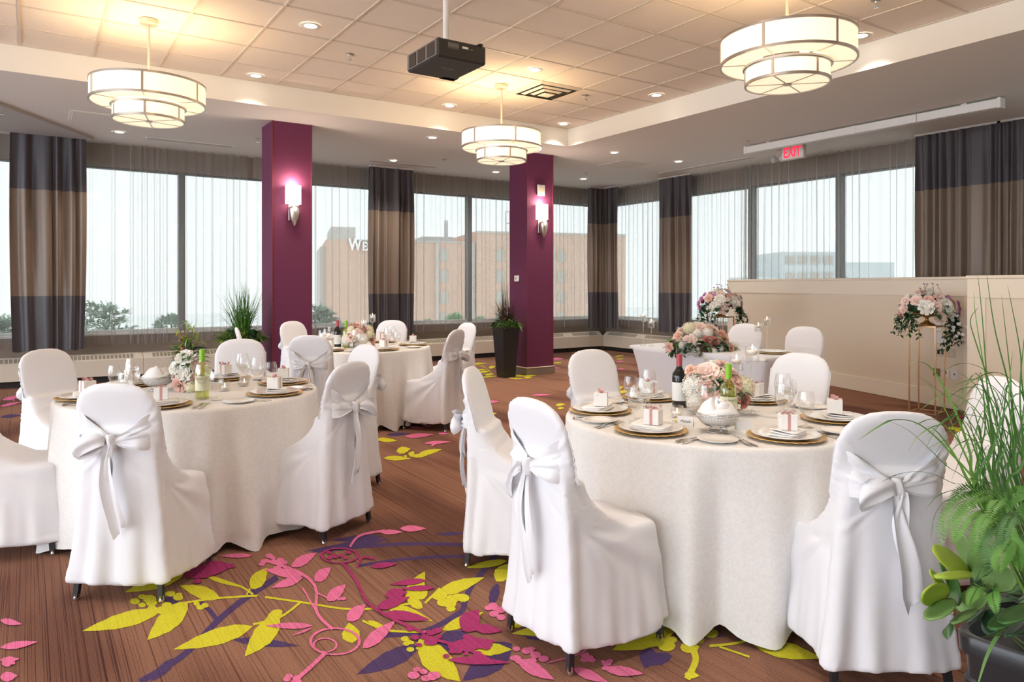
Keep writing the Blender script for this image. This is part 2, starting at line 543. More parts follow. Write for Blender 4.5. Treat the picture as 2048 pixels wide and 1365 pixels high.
# carpet pattern: flat printed motif, woven leaves and stems
def leaf_px(base, tip, w, n=11, bend=0.0):
    bx, by = base; tx, ty = tip
    dx, dy = tx - bx, ty - by
    L = math.hypot(dx, dy)
    nx, ny = -dy / L, dx / L
    up, lo = [], []
    for i in range(n):
        t = i / (n - 1)
        k = math.sin(PI * t ** 0.85) ** 0.9 * (1 - 0.25 * t)
        c = bend * math.sin(PI * t) * L
        cx, cy = bx + dx * t + nx * c, by + dy * t + ny * c
        j = 1 + .06 * math.sin(37 * t + bx)
        up.append((cx + nx * w * .55 * k * j, cy + ny * w * .55 * k * j))
        lo.append((cx - nx * w * .55 * k * j, cy - ny * w * .55 * k * j))
    return up, lo
class Motif:
    def __init__(s): s.mb = MB(); s.n = 0
    def to(s, p, z):                            # each shape a hair above the one before, so none coincide
        return V3(at_z(p[0], max(p[1], 600), 0.0), z + s.n * 1.2e-5)
    def leaf(s, fr, base, tip, w, z, bend=0.0):
        s.n += 1
        up, lo = leaf_px(base, tip, w, bend=bend)
        s.mb.grid([[s.to(fr(p), z) for p in up], [s.to(fr(p), z) for p in lo]])
    def stem(s, fr, pts, w, z):
        s.n += 1
        up, lo = [], []
        P = []
        for i in range(len(pts) - 1):      # smooth polyline
            p0 = pts[max(i - 1, 0)]; p1 = pts[i]; p2 = pts[i + 1]; p3 = pts[min(i + 2, len(pts) - 1)]
            for k in range(5):
                t = k / 5
                P.append(tuple(.5 * (2 * p1[a] + (p2[a] - p0[a]) * t + (2 * p0[a] - 5 * p1[a] + 4 * p2[a] - p3[a]) * t * t
                                     + (3 * p1[a] - p0[a] - 3 * p2[a] + p3[a]) * t ** 3) for a in (0, 1)))
        P.append(pts[-1])
        for i, p in enumerate(P):
            q = P[min(i + 1, len(P) - 1)]; o = P[max(i - 1, 0)]
            dx, dy = q[0] - o[0], q[1] - o[1]
            L = math.hypot(dx, dy) or 1
            up.append((p[0] - dy / L * w / 2, p[1] + dx / L * w / 2))
            lo.append((p[0] + dy / L * w / 2, p[1] - dx / L * w / 2))
        s.mb.grid([[s.to(fr(p), z) for p in up], [s.to(fr(p), z) for p in lo]])
    def ring(s, fr, c, rx, ry, w, z):
        n = 28; s.n += 1
        A = [(c[0] + rx * math.cos(2 * PI * i / n), c[1] + ry * math.sin(2 * PI * i / n)) for i in range(n + 1)]
        B = [(c[0] + (rx - w) * math.cos(2 * PI * i / n), c[1] + (ry - w * ry / rx) * math.sin(2 * PI * i / n)) for i in range(n + 1)]
        s.mb.grid([[s.to(fr(p), z) for p in A], [s.to(fr(p), z) for p in B]])
    def berries(s, fr, c, spread, r, n, z, seed=0):
        R = random.Random(seed)
        for i in range(n):
            a = R.random() * 2 * PI; d = spread * math.sqrt(R.random())
            q = (c[0] + d * math.cos(a), c[1] + d * .55 * math.sin(a))
            rr = r * (0.7 + .6 * R.random())
            k = 10; s.n += 1
            poly = [s.to(fr((q[0] + rr * math.cos(2 * PI * j / k), q[1] + rr * .62 * math.sin(2 * PI * j / k))), z) for j in range(k)]
            s.mb.add(poly, [tuple(range(k))])
fr7 = lambda p: (p[0] / 2, 898 + p[1] / 2)
fr8 = lambda p: (1024 + p[0] / 2, 898 + p[1] / 2)
fr3 = lambda p: (530 + p[0] / 4.551, 620 + p[1] / 4.551)
fr6 = lambda p: (900 + p[0] / 4.551, 550 + p[1] / 4.551)
fr1 = lambda p: (p[0] / 4.876, 680 + p[1] / 4.876)
frh = lambda p: (1348 + p[0] / 2.923, 450 + p[1] / 2.923)
frp = lambda p: (940 + p[0] / 5.93, 540 + p[1] / 5.93)
vi, li, pk, mg = Motif(), Motif(), Motif(), Motif()
zv, zl, zp, zm = 0.0006, 0.0016, 0.0036, 0.0056
# violet under-layer
for pts, w in (([(560, 934), (730, 830), (870, 690), (980, 600), (1110, 515)], 24), ([(870, 690), (840, 650), (800, 615)], 18),
               ([(1250, 412), (1600, 382), (1900, 388), (2040, 395)], 14), ([(1430, 470), (1640, 440), (1860, 430)], 12),
               ([(2000, 400), (1950, 470), (1880, 560), (1850, 650)], 22), ([(1500, 750), (1700, 730), (1850, 650)], 20)):
    vi.stem(fr7, pts, w, zv)
for b, t, w in (((930, 765), (1200, 790), 34), ((1680, 790), (1425, 905), 70), ((1870, 740), (1690, 830), 90), ((1530, 352), (1320, 368), 26),
                ((1860, 338), (1735, 344), 16), ((1560, 362), (1215, 412), 24), ((700, 840), (600, 934), 40), ((2048, 780), (1850, 930), 110),
                ((1990, 540), (1960, 640), 40), ((720, 610), (640, 600), 30), ((1730, 800), (1640, 720), 50)):
    vi.leaf(fr7, b, t, w, zv)
for b, t, w in (((560, 800), (530, 880), 80), ((640, 830), (520, 860), 50), ((150, 715), (60, 760), 70), ((190, 720), (180, 790), 50), ((40, 700), (130, 760), 80), ((700, 740), (860, 752), 20)):
    vi.leaf(fr8, b, t, w, zv)
vi.leaf(fr3, (1100, 1140), (1330, 1128), 34, zv)
vi.leaf(fr1, (0, 755), (225, 735), 34, zv)
vi.stem(fr6, [(380, 900), (300, 930), (240, 960)], 14, zv)
# lime leaves
for b, t, w in (((645, 648), (328, 732), 62), ((752, 615), (588, 768), 84), ((738, 502), (498, 576), 52), ((880, 600), (718, 548), 52),
                ((1003, 562), (1070, 478), 58), ((1012, 712), (693, 806), 66), ((1120, 672), (978, 834), 84), ((1745, 582), (1938, 516), 50),
                ((1632, 610), (1700, 493), 66), ((1545, 632), (1732, 692), 48), ((2030, 450), (1862, 478), 28), ((1985, 532), (2035, 462), 60),
                ((1675, 782), (1842, 934), 110), ((1880, 800), (2048, 806), 56), ((1770, 728), (1935, 655), 44), ((1410, 780), (1395, 698), 74),
                ((1130, 650), (1060, 690), 40), ((1690, 640), (1620, 590), 40), ((820, 510), (965, 556), 18), ((1470, 690), (1560, 730), 22),
                ((1710, 560), (1640, 600), 60)):
    li.leaf(fr7, b, t, w, zl)
for pts, w in (([(740, 618), (870, 600), (1030, 590)], 8), ([(1060, 595), (1200, 615), (1420, 645), (1640, 622)], 8), ([(830, 512), (960, 552), (1012, 585)], 8),
               ([(1012, 705), (1120, 676), (1200, 618)], 9), ([(1000, 562), (985, 590)], 6), ([(1450, 690), (1560, 730), (1760, 735)], 9), ([(1700, 620), (1760, 560)], 9)):
    li.stem(fr7, pts, w, zl)
li.berries(fr7, (605, 622), 70, 22, 12, zl, 1); li.berries(fr7, (690, 590), 28, 18, 4, zl, 2); li.berries(fr7, (800, 628), 22, 18, 3, zl, 3)
li.berries(fr7, (1795, 615), 70, 22, 12, zl, 4); li.berries(fr7, (1650, 780), 50, 14, 9, zl, 5)
for b, t, w in (((665, 700), (402, 808), 104), ((960, 778), (1240, 842), 70), ((225, 716), (0, 742), 50), ((385, 704), (262, 775), 50), ((600, 622), (690, 628), 34), ((1060, 742), (1115, 748), 40), ((690, 905), (750, 912), 30)):
    li.leaf(fr8, b, t, w, zl)
for pts, w in (([(720, 800), (735, 850), (700, 925)], 26), ([(790, 792), (900, 780), (1060, 738)], 10), ([(830, 795), (950, 836)], 8), ([(668, 640), (600, 700)], 8), ([(640, 700), (700, 740)], 12)):
    li.stem(fr8, pts, w, zl)
for c, r in (((650, 722), 30), ((700, 738), 38), ((795, 742), 32), ((742, 768), 30), ((710, 798), 40), ((618, 792), 38), ((600, 765), 28), ((640, 768), 22), ((40, 662), 34), ((20, 705), 26)):
    li.berries(fr8, c, 1, r, 1, zl)
for b, t, w in (((1010, 1180), (1205, 1196), 40), ((1390, 1322), (1612, 1272), 46), ((1195, 1292), (1325, 1268), 64), ((1080, 1352), (1330, 1358), 44), ((1330, 1335), (1480, 1330), 34), ((990, 1090), (1130, 1040), 40), ((1200, 1048), (1330, 1040), 34)):
    li.leaf(fr3, b, t, w, zl)
li.berries(fr3, (1330, 1330), 60, 16, 7, zl, 6)
for b, t, w in (((20, 1115), (210, 1110), 18), ((70, 1150), (40, 1120), 14), ((110, 1215), (235, 1205), 24), ((220, 1165), (300, 1150), 30), ((60, 1190), (200, 1185), 16),
                ((100, 1280), (330, 1262), 18), ((90, 1330), (170, 1325), 34), ((170, 1250), (290, 1238), 26), ((460, 1290), (650, 1296), 16), ((540, 1256), (640, 1262), 26),
                ((600, 1268), (800, 1252), 14), ((640, 1285), (740, 1275), 22), ((420, 1275), (560, 1268), 18)):
    li.leaf(frp, b, t, w, zl)
li.stem(frp, [(60, 1120), (160, 1150), (230, 1200), (260, 1240)], 6, zl)
for b, t, w in (((1500, 745), (1590, 735), 10), ((1510, 770), (1590, 765), 8), ((1510, 1075), (1640, 1060), 26), ((1520, 1040), (1580, 1020), 22), ((935, 806), (1020, 802), 9), ((330, 1275), (430, 1262), 18), ((960, 1190), (1050, 1180), 26), ((980, 1220), (1040, 1215), 20)):
    li.leaf(fr6, b, t, w, zl)
for b, t, w in (((1640, 1210), (1760, 1178), 24), ((1600, 1190), (1690, 1196), 18), ((1660, 1240), (1720, 1225), 16)):
    li.leaf(frh, b, t, w, zl)
# pink
for b, t, w in (((1165, 475), (1268, 418), 40), ((1210, 512), (1055, 486), 36), ((1212, 518), (1085, 560), 34), ((1258, 532), (1324, 478), 46), ((1308, 612), (1384, 546), 46),
                ((1388, 692), (1462, 626), 52), ((1450, 802), (1582, 692), 52), ((1010, 430), (876, 432), 18), ((1520, 336), (1612, 336), 20), ((1250, 712), (1062, 712), 26), ((1250, 720), (1170, 752), 10),
                ((1600, 322), (1705, 322), 26), ((0, 800), (152, 776), 30), ((0, 690), (88, 706), 26), ((0, 850), (80, 845), 22), ((0, 920), (70, 912), 40)):
    pk.leaf(fr7, b, t, w, zp)
for pts, w in (([(1060, 448), (1200, 500), (1262, 560), (1268, 660), (1330, 726)], 12), ([(1300, 822), (1240, 880), (1170, 940)], 16), ([(1268, 660), (1210, 560)], 7), ([(1268, 580), (1330, 610)], 6),
               ([(1400, 395), (1440, 350), (1540, 330)], 9)):
    pk.stem(fr7, pts, w, zp)
pk.ring(fr7, (1340, 775), 104, 56, 12, zp); pk.ring(fr7, (1300, 790), 50, 30, 8, zp)
pk.berries(fr7, (1095, 448), 60, 14, 10, zp, 8); pk.berries(fr7, (1370, 605), 22, 10, 4, zp, 9); pk.berries(fr7, (1990, 650), 60, 16, 12, zp, 10); pk.berries(fr7, (1690, 905), 50, 20, 8, zp, 11); pk.berries(fr7, (1180, 925), 40, 14, 6, zp, 12)
pk.berries(fr7, (30, 850), 40, 14, 6, zp, 13)
for b, t, w in (((245, 885), (385, 940), 40), ((370, 886), (528, 906), 40), ((20, 850), (170, 930), 52)):
    pk.leaf(fr8, b, t, w, zp)
pk.berries(fr8, (300, 842), 30, 14, 6, zp, 14); pk.berries(fr8, (370, 866), 34, 12, 6, zp, 15); pk.berries(fr8, (60, 835), 70, 18, 14, zp, 16)
pk.stem(fr8, [(140, 862), (260, 830), (310, 800)], 5, zp)
for b, t, w in (((1270, 1160), (1545, 1138), 40), ((1450, 1220), (1695, 1206), 30), ((1510, 1250), (1580, 1200), 20), ((1575, 1130), (1670, 1132), 22), ((1310, 1070), (1450, 1085), 20), ((1450, 1065), (1530, 1060), 18)):
    pk.leaf(fr3, b, t, w, zp)
for b, t, w in (((730, 1100), (925, 1096), 16), ((330, 1160), (450, 1158), 24), ((930, 768), (1032, 766), 20), ((1510, 795), (1590, 792), 14), ((1520, 860), (1600, 862), 10), ((940, 850), (1000, 852), 10)):
    pk.leaf(fr6, b, t, w, zp)
for b, t, w in (((20, 590), (235, 550), 34), ((0, 655), (215, 608), 26), ((60, 560), (150, 600), 22)):
    pk.leaf(fr1, b, t, w, zp)
# magenta
for b, t, w in (((735, 512), (942, 468), 54), ((1705, 530), (1556, 548), 24), ((1540, 592), (1630, 578), 44), ((1740, 560), (1600, 566), 22), ((1505, 642), (1640, 598), 42), ((1540, 662), (1722, 690), 40),
                ((1480, 476), (1590, 464), 24), ((1850, 735), (1915, 650), 84), ((1890, 720), (2010, 735), 38), ((1790, 800), (1985, 775), 52), ((1790, 850), (2048, 862), 30), ((820, 462), (945, 478), 30)):
    mg.leaf(fr7, b, t, w, zm)
for pts, w in (([(1370, 460), (1430, 540), (1470, 620), (1560, 680), (1700, 745)], 12), ([(1430, 480), (1450, 440), (1500, 445)], 9), ([(1700, 760), (1850, 800), (1960, 850)], 12), ([(740, 520), (780, 500), (850, 490)], 10)):
    mg.stem(fr7, pts, w, zm)
mg.ring(fr7, (1358, 432), 78, 32, 12, zm)
mg.berries(fr7, (1690, 755), 80, 16, 16, zm, 20); mg.berries(fr7, (1860, 800), 100, 15, 22, zm, 21); mg.berries(fr7, (780, 515), 40, 14, 8, zm, 22); mg.berries(fr7, (1350, 432), 50, 10, 8, zm, 23)
mg.leaf(frh, (1650, 1130), (1760, 1110), 10, zm)
for nm, mo, m in (('carpet_violet_motif', vi, 'carpet_violet'), ('carpet_lime_motif', li, 'carpet_lime'), ('carpet_pink_motif', pk, 'carpet_pink'), ('carpet_magenta_motif', mg, 'carpet_magenta')):
    o = mo.mb.build(nm, m, floor)
    tag(o, kind='stuff')

# tiled ceiling: slab, grid bars, one object per tile
ceiling = structure('ceiling', MB().box(XL, EX + .05, YB, EY + .05, CEI + .02, CEI + .12), 'ceiling_tile')
nx0 = int((TX - XL) / TS); ny0 = int((TY - YB) / TS)
xs = [TX + TS - TS * k for k in range(0, nx0 + 2)]
ys = [TY + 2 * TS - TS * k for k in range(0, ny0 + 3)]
bar_x = MB().box(-.009, .009, YB, EY, -.004, .012).mesh('grid_bar', 'grid_metal')
bar_y = MB().box(XL, EX, -.009, .009, -.0035, .012).mesh('grid_cross_bar', 'grid_metal')
for x in xs:
    if x > XL: link_child('grid_bar', bar_x, ceiling, (min(x, EX - .012), 0, CEI))
for y in ys:
    if y > YB: link_child('grid_cross_bar', bar_y, ceiling, (0, min(y, EY - .012), CEI))
h = TS / 2 - .0085
tile = MB().loft([[(-h, -h, .014), (h, -h, .014), (h, h, .014), (-h, h, .014)], [(-h, -h, .004), (h, -h, .004), (h, h, .004), (-h, h, .004)],
                  [(-h + .008, -h + .008, .003), (h - .008, -h + .008, .003), (h - .008, h - .008, .003), (-h + .008, h - .008, .003)]], False, True)
tile_me = tile.mesh('ceiling_tile', 'ceiling_tile')
for i, x in enumerate(xs[:-1]):
    for j, y in enumerate(ys[:-1]):
        cx, cy = x - TS / 2, y - TS / 2
        # only the tiles near or in the lens' view (about 200); the slab above carries on
        Yc = SY * cx + CY * cy
        Xc = CY * cx - SY * cy
        if Yc > 4.4 and abs(Xc) < Yc * .78 + .8:
            link_child('ceiling_tile', tile_me, ceiling, (cx, cy, CEI))

# soffit ring with pale fascia
so = MB()
so.box(XL, XW, EY + .02, YW, SOF, SOF + .03)
so.box(EX + .02, XW, YB, EY + .02, SOF, SOF + .03)
soffit = structure('ceiling_soffit', so, 'soffit_paint')
MB().box(XL, EX + .02, EY, EY + .02, SOF - .001, CEI + .03).box(EX, EX + .02, YB, EY, SOF - .001, CEI + .03).build('fascia', 'soffit_fascia', soffit)
# lower ceiling panel by the first drapes, its shading put into a greyer colour
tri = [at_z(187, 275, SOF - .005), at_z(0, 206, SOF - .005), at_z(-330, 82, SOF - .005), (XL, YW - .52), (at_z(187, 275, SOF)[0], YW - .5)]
MB().prism(tri, SOF - .035, SOF - .001).build('ceiling_panel', 'soffit_shaded', soffit)

# window walls
def wall_strip(along, lo, hi, plane):
    mb = MB()
    def bx(u0, u1, d0, d1, z0, z1, mi=0):
        if along == 'x': mb.box(u0, u1, plane + d0, plane + d1, z0, z1, mi)
        else: mb.box(plane + d0, plane + d1, u0, u1, z0, z1, mi)
    bx(lo, hi, -.06, .25, 0, .66)
    bx(lo, hi, -.10, .25, 3.11, SOF + .3)
    return mb
structure('wall_back', wall_strip('x', XL, XW + .25, YW), 'wall_taupe')
structure('wall_front_unseen', MB().box(XL, XW + .25, YB - .1, YB, 0, CEI + .1), 'trim_cream')  # unseen wall behind the camera, added to cut fill light from the rear
structure('wall_right', wall_strip('y', YB, YW - .1, XW), 'wall_taupe')
def sill(name, along, lo, hi, plane):
    mb = MB()
    if along == 'x': mb.bbox(lo, hi, plane - .16, plane + .1, .66, .69, .006)
    else: mb.bbox(plane - .16, plane + .1, lo, hi, .66, .69, .006)
    return structure(name, mb, 'sill_white')
sill('trim_1', 'x', XL, XW - .17, YW)
sill('trim_2', 'y', YB, YW, XW)
k = 0
def window(along, c0, c1, plane):
    """one bay: pane, side posts and rails"""
    global k
    k += 1
    def bx(mb, u0, u1, d0, d1, z0, z1):
        if along == 'x': mb.bbox(u0, u1, plane + d0, plane + d1, z0, z1, .004)
        else: mb.bbox(plane + d0, plane + d1, u0, u1, z0, z1, .004)
        return mb
    pane = MB()
    if along == 'x': pane.box(c0 + .03, c1 - .03, plane + .012, plane + .018, .72, 3.10)
    else: pane.box(plane + .012, plane + .018, c0 + .03, c1 - .03, .72, 3.10)
    w = structure(f'window_{k}', pane, 'window_glass')
    bx(MB(), c0 - .045, c0 + .045, -.05, .08, .69, 3.11).build('mullion', 'mullion', w)
    bx(MB(), c0 + .046, c1 - .046, -.03, .06, .69, .73).build('bottom_rail', 'sill_white', w)
    bx(MB(), c0 + .046, c1 - .046, -.03, .06, 3.085, 3.11).build('top_rail', 'mullion', w)
for i in range(-5, 5):
    window('x', 1.96 + 1.703 * i, min(1.96 + 1.703 * (i + 1), XW), YW)
for b0, b1 in ((YB + .3, 1.6), (1.6, 3.25), (3.25, 4.9), (4.9, 6.55), (6.55, 8.2), (8.2, 9.85), (9.85, 12.05)):
    window('y', b0, b1, XW)
structure('trim_3', MB().bbox(XW - .09, XW + .09, YW - .09, YW + .09, .69, 3.11, .005), 'mullion')

# fabric-wrapped columns
def column(x, y):
    c = structure('column', MB().bbox(x + .004, x + .496, y + .004, y + .496, .0, SOF, .004), 'plum_fabric')
    MB().bbox(x - .004, x + .012, y - .004, y + .012, .12, SOF - .001, .003).build('corner_strip', 'plum_edge', c)
    MB().bbox(x + .488, x + .504, y - .004, y + .012, .12, SOF - .001, .003).build('corner_strip', 'plum_edge', c)
    MB().bbox(x - .02, x + .52, y - .02, y + .52, 0, .117, .004).build('column_plinth', 'column_base', c)
    MB().bbox(x - .024, x + .524, y - .024, y + .524, .110, .120, .003).build('plinth_cap', 'trim_cream', c)
    return c
column(2.515, 9.13)
column(6.37, 9.13)

# half-height partitions
def partition(n, p, q, thick, band_left=True):
    L = math.hypot(q[0] - p[0], q[1] - p[1])
    ang = math.atan2(q[1] - p[1], q[0] - p[0])
    # local x runs p -> q, room side is local -y when flipped by the caller's order
    w = structure(f'wall_partition_{n}', MB().box(0, L, 0, thick, 0, 1.465), 'wall_beige')
    w.location = (p[0], p[1], 0); w.rotation_euler = (0, 0, ang)
    MB().bbox(-.015, L + .015, -.018, thick + .018, 1.45, 1.482, .004).build('cap_rail', 'trim_cream', w)
    MB().bbox(0, L, -.012, .001, 1.262, 1.449, .003).build('top_band', 'trim_cream', w)
    MB().bbox(0, .20, -.0125, .001, .191, 1.261, .003).build('end_stile', 'trim_cream', w)
    MB().bbox(L - .20, L, -.0125, .001, .191, 1.261, .003).build('end_stile', 'trim_cream', w)
    MB().bbox(0, L, -.016, .001, 0, .19, .004).build('baseboard', 'trim_cream', w)
    MB().box(-.004, 0, -.012, thick, 0, 1.449).build('end_board', 'trim_cream', w)
    return w, ang
P1a, P1b = (10.0, 8.3), (8.50, 3.68)
w1, ang1 = partition(1, P1a, P1b, .14)
# the near one: same heading, about 0.75 m closer
d = ((P1b[0] - P1a[0]), (P1b[1] - P1a[1])); dl = math.hypot(*d); d = (d[0] / dl, d[1] / dl)
P2a = (7.82, 3.50)
w2, ang2 = partition(2, P2a, (P2a[0] + d[0] * 2.8, P2a[1] + d[1] * 2.8), .14)
ret = structure('wall_partition_3', MB().box(-.001, .13, .141, .80, 0, 1.46), 'wall_beige')
ret.location = w2.location; ret.rotation_euler = w2.rotation_euler
def on_partition(u, v):
    """where the sight line through pixel (u, v) meets the face of partition 1: distance along it and height"""
    X = (u - 1024) / FPX
    r = room(X, 1.0)
    # P1a + d*s = r*t
    det = d[0] * (-r[1]) - d[1] * (-r[0])
    s = (-P1a[0] * (-r[1]) + P1a[1] * (-r[0])) / det
    t = (d[0] * (-P1a[1]) - d[1] * (-P1a[0])) / det
    return s, EYE - (v - HOR) / FPX * t
def wall_plate(u0, u1, v0, v1, m, label, extra=None):
    s0, z1 = on_partition(u0, v0); s1, z0 = on_partition(u1, v1)
    o = MB().bbox(s0, s1, -.009, 0, z0, z1, .003).build('wall_plate', m, None)
    o.location = w1.location; o.rotation_euler = w1.rotation_euler
    tag(o, label, 'wall plate', 'wall plates on the beige partition')
    cx, cz = (s0 + s1) / 2, (z0 + z1) / 2
    if extra == 'socket':
        MB().bbox(cx - .010, cx + .010, -.011, -.009, cz - .018, cz + .018, .001).build('jack', 'plate_brown', o)
    if extra == 'dot':
        MB().bbox(cx - .008, cx + .008, -.011, -.009, cz - .010, cz + .010, .001).build('jack', 'ink', o)
    if extra == 'switches':
        for q in (.1, .32): MB().bbox(s0 + q * (s1 - s0), s0 + (q + .14) * (s1 - s0), -.011, -.009, cz - .025, cz + .025, .001).build('button_panel', 'ink', o)
        for q in (.55, .78): MB().bbox(s0 + q * (s1 - s0), s0 + (q + .17) * (s1 - s0), -.012, -.009, cz - .04, cz + .04, .001).build('rocker', 'plate_beige', o)
    return o
wall_plate(1869, 1884, 640, 663, 'plate_white', 'white blank plate highest on the partition behind the trailing flowers')
wall_plate(1869, 1886, 665, 687, 'plate_white', 'white blank plate just below the highest one, beside the gold stand')
wall_plate(1872, 1911, 695, 716, 'plate_beige', 'wide beige switch plate with two rockers on the partition', 'switches')
wall_plate(1867, 1881, 736, 754, 'plate_brown', 'brown socket plate low on the partition, beside the gold stand', 'dot')
wall_plate(1887, 1899, 735, 756, 'plate_white', 'white socket plate between the brown one and the black-dotted one', 'socket')
wall_plate(1903, 1917, 738, 761, 'plate_white', 'white socket plate with a black dot, nearest the partition corner', 'dot')

# ------------------------------------------------------------------ convector heaters along both window walls
def heater_profile(sign=1):
    # depth measured back from the front panel, height
    return [(0, .09), (0, .315), (.015, .322), (.10, .392), (.13, .398), (.22, .40), (.22, .09)]
def heater(along, u0, u1, front, label):
    L = u1 - u0
    t = thing('convector_heater', label, 'heater', (0, 0, 0), 0, 'cream convector heaters under the windows')
    if along == 'x':
        t.location = (u0, front, 0)
    else:
        t.location = (front, u1, 0); t.rotation_euler = (0, 0, -PI / 2)
    pr = heater_profile()
    mb = MB()
    mb.loft([[(0.002, y, z) for y, z in pr], [(L - .002, y, z) for y, z in pr]], True, True)
    mb.build('casing', 'heater_cream', t)
    MB().box(.01, L - .01, .06, .2, 0, .089).build('toe_kick', 'toe_dark', t)
    # slots on the sloping top
    n = max(3, int((L - .24) / .05))
    sl = slot_me
    a = math.atan2(.07, .085)
    for i in range(n):
        x = .12 + (i + .5) * (L - .24) / n
        link_child('grille_slot', sl, t, (x, .058, .3585), (a, 0, 0))
    return t
slot_me = MB().box(-.0185, .0185, -.040, .040, -.002, .0015).mesh('grille_slot', 'heater_slot')
edges = [-5.2, -3.9, -2.65, -1.4, .05, 1.40, 2.75, 4.1, 5.45, 6.75, 8.1, 9.3, 10.2]
names = ['beyond the photo edge', 'farthest from the corner, at the first drapes', 'second past the first drapes', 'behind the first drapes', 'under the window with the dark conifer', 'under the round shrub', 'behind the green grass planter',
         'behind the first plum column', 'under the drape between columns', 'between middle drape and second column', 'behind the second plum column', 'next to the corner drape', '']
for i in range(len(edges) - 1):
    heater('x', edges[i], edges[i + 1] - (.001 if i < len(edges) - 2 else .0), YW - .30, f'cream slotted convector heater on the long wall {names[i]}')
ed2 = [5.6, 7.0, 8.35, 9.65, 10.7, 11.8]
nm2 = ['behind the beige partition', 'behind the tall far flower stand', 'beneath the drape left of the bouquet', 'in line with the two tall candles', 'touching the room corner']
for i in range(5):
    heater('y', ed2[i], ed2[i + 1] - .001, XW - .30, f'cream slotted convector heater on the short wall {nm2[i]}')

# ------------------------------------------------------------------ drapes and sheers
def wavy(n, width, amp, folds, ph, R):
    out = []
    for i in range(n):
        u = i / (n - 1)
        a = amp * (math.sin(2 * PI * folds * u + ph) + .35 * math.sin(2 * PI * folds * 1.7 * u + ph * 2.3) + .25 * math.sin(2 * PI * folds * .37 * u + ph))
        out.append((u * width + .25 * width / folds / 2 * math.sin(4 * PI * folds * u + ph * 1.3) * .35, a))
    return out
def drape_path(pts, n):
    """points at equal spacing along a polyline in plan, with the local normal"""
    segs = [(Vector(pts[i]), Vector(pts[i + 1])) for i in range(len(pts) - 1)]
    L = [(b - a).length for a, b in segs]
    T = sum(L)
    out = []
    for i in range(n):
        s = T * i / (n - 1)
        for (a, b), l in zip(segs, L):
            if s <= l + 1e-9:
                dd = (b - a).normalized()
                out.append((a + dd * s, Vector((dd.y, -dd.x)), s))
                break
            s -= l
    return out, T
def drape(pts, folds, amp, label, seed, bulge=.0, narrow=.0):
    t = thing('drape', label, 'curtain', (*pts[0], 0), 0, 'tall drapes with dark bands')
    R = random.Random(seed)
    ph = R.random() * 6
    n = int(folds * 14) + 1
    path, T = drape_path(pts, n)
    o = Vector(pts[0])
    zs = {'upper_band': (SOF - .02, 2.67), 'middle_band': (2.67, 1.24), 'lower_band': (1.24, .50)}
    def pt(i, z):
        p, nrm, s = path[i]
        u = i / (n - 1)
        f = (SOF - z) / (SOF - .5)
        aa = amp * (.55 + .6 * math.sin(PI * min(1, f * 1.15)) + .15 * f)
        u = u + .05 * math.sin(2 * PI * 1.3 * u + ph) + .02 * math.sin(2 * PI * 3.1 * u + 2 * ph)
        w = math.sin(2 * PI * folds * u + ph + .5 * math.sin(3.1 * f + ph))
        w *= .62 + .38 * math.sin(2 * PI * (folds * .63) * u + 3.3 * ph)
        w = math.copysign(abs(w) ** .75, w) + .35 * math.sin(2 * PI * folds * .41 * u + 2 * ph + 1.3 * f)
        spread = 1 + bulge * math.sin(PI * f) - narrow * f * f
        mid = path[n // 2][0]
        q = mid + (p - mid) * spread if len(pts) == 2 else p
        q = q + nrm * (aa * w)
        return (q.x - o.x, q.y - o.y, z + (.012 * math.sin(2 * PI * folds * u + ph) if z < .51 else 0))
    for nm, (z1, z0) in zs.items():
        k_ = 9 if nm == 'middle_band' else 6
        P = [[pt(i, z1 + (z0 - z1) * j / (k_ - 1)) for i in range(n)] for j in range(k_)]
        MB().grid(P).build(nm, 'drape_brown' if nm == 'middle_band' else 'drape_dark', t, True)
    tr = MB()
    for a, b in zip(pts[:-1], pts[1:]):
        a, b = Vector(a) - o, Vector(b) - o
        dd = (b - a).normalized(); nn = Vector((-dd.y, dd.x))
        q = [a + nn * .03, b + nn * .03, b - nn * .03, a - nn * .03]
        tr.prism([tuple(x) for x in q], SOF - .024, SOF - .001)
    tr.build('curtain_track', 'track_white', t)
    return t
YD, XD = 11.62, 10.08
def ux(u, plane=YD):      # where sight line u meets the plane y = plane
    r = room((u - 1024) / FPX, 1.0)
    return r[0] / r[1] * plane
def uy(u, plane=XD):
    r = room((u - 1024) / FPX, 1.0)
    return r[1] / r[0] * plane
drape([(ux(20), YD), (ux(172), YD)], 5, .055, 'banded drape on the long wall nearest the photo edge, beside a conifer outside', 1, .03, .06)
drape([(ux(739), YD), (ux(826), YD)], 6, .05, 'banded drape on the long wall between the two plum columns', 2, .03, .0)
drape([(ux(1178), YD), (XD, YD), (XD, uy(1238))], 9, .04, 'banded drape folded around the room corner', 3)
drape([(XD, uy(1317)), (XD, uy(1384))], 6, .05, 'banded drape on the short wall between the corner and the far bouquet', 4, .06, .0)
drape([(XD, uy(1832)), (XD, uy(2003))], 8, .05, 'wide banded drape above the partition, before the seam', 5)
drape([(XD, uy(1996)), (XD, uy(2160))], 7, .05, 'banded drape above the near partition, after the seam', 6)

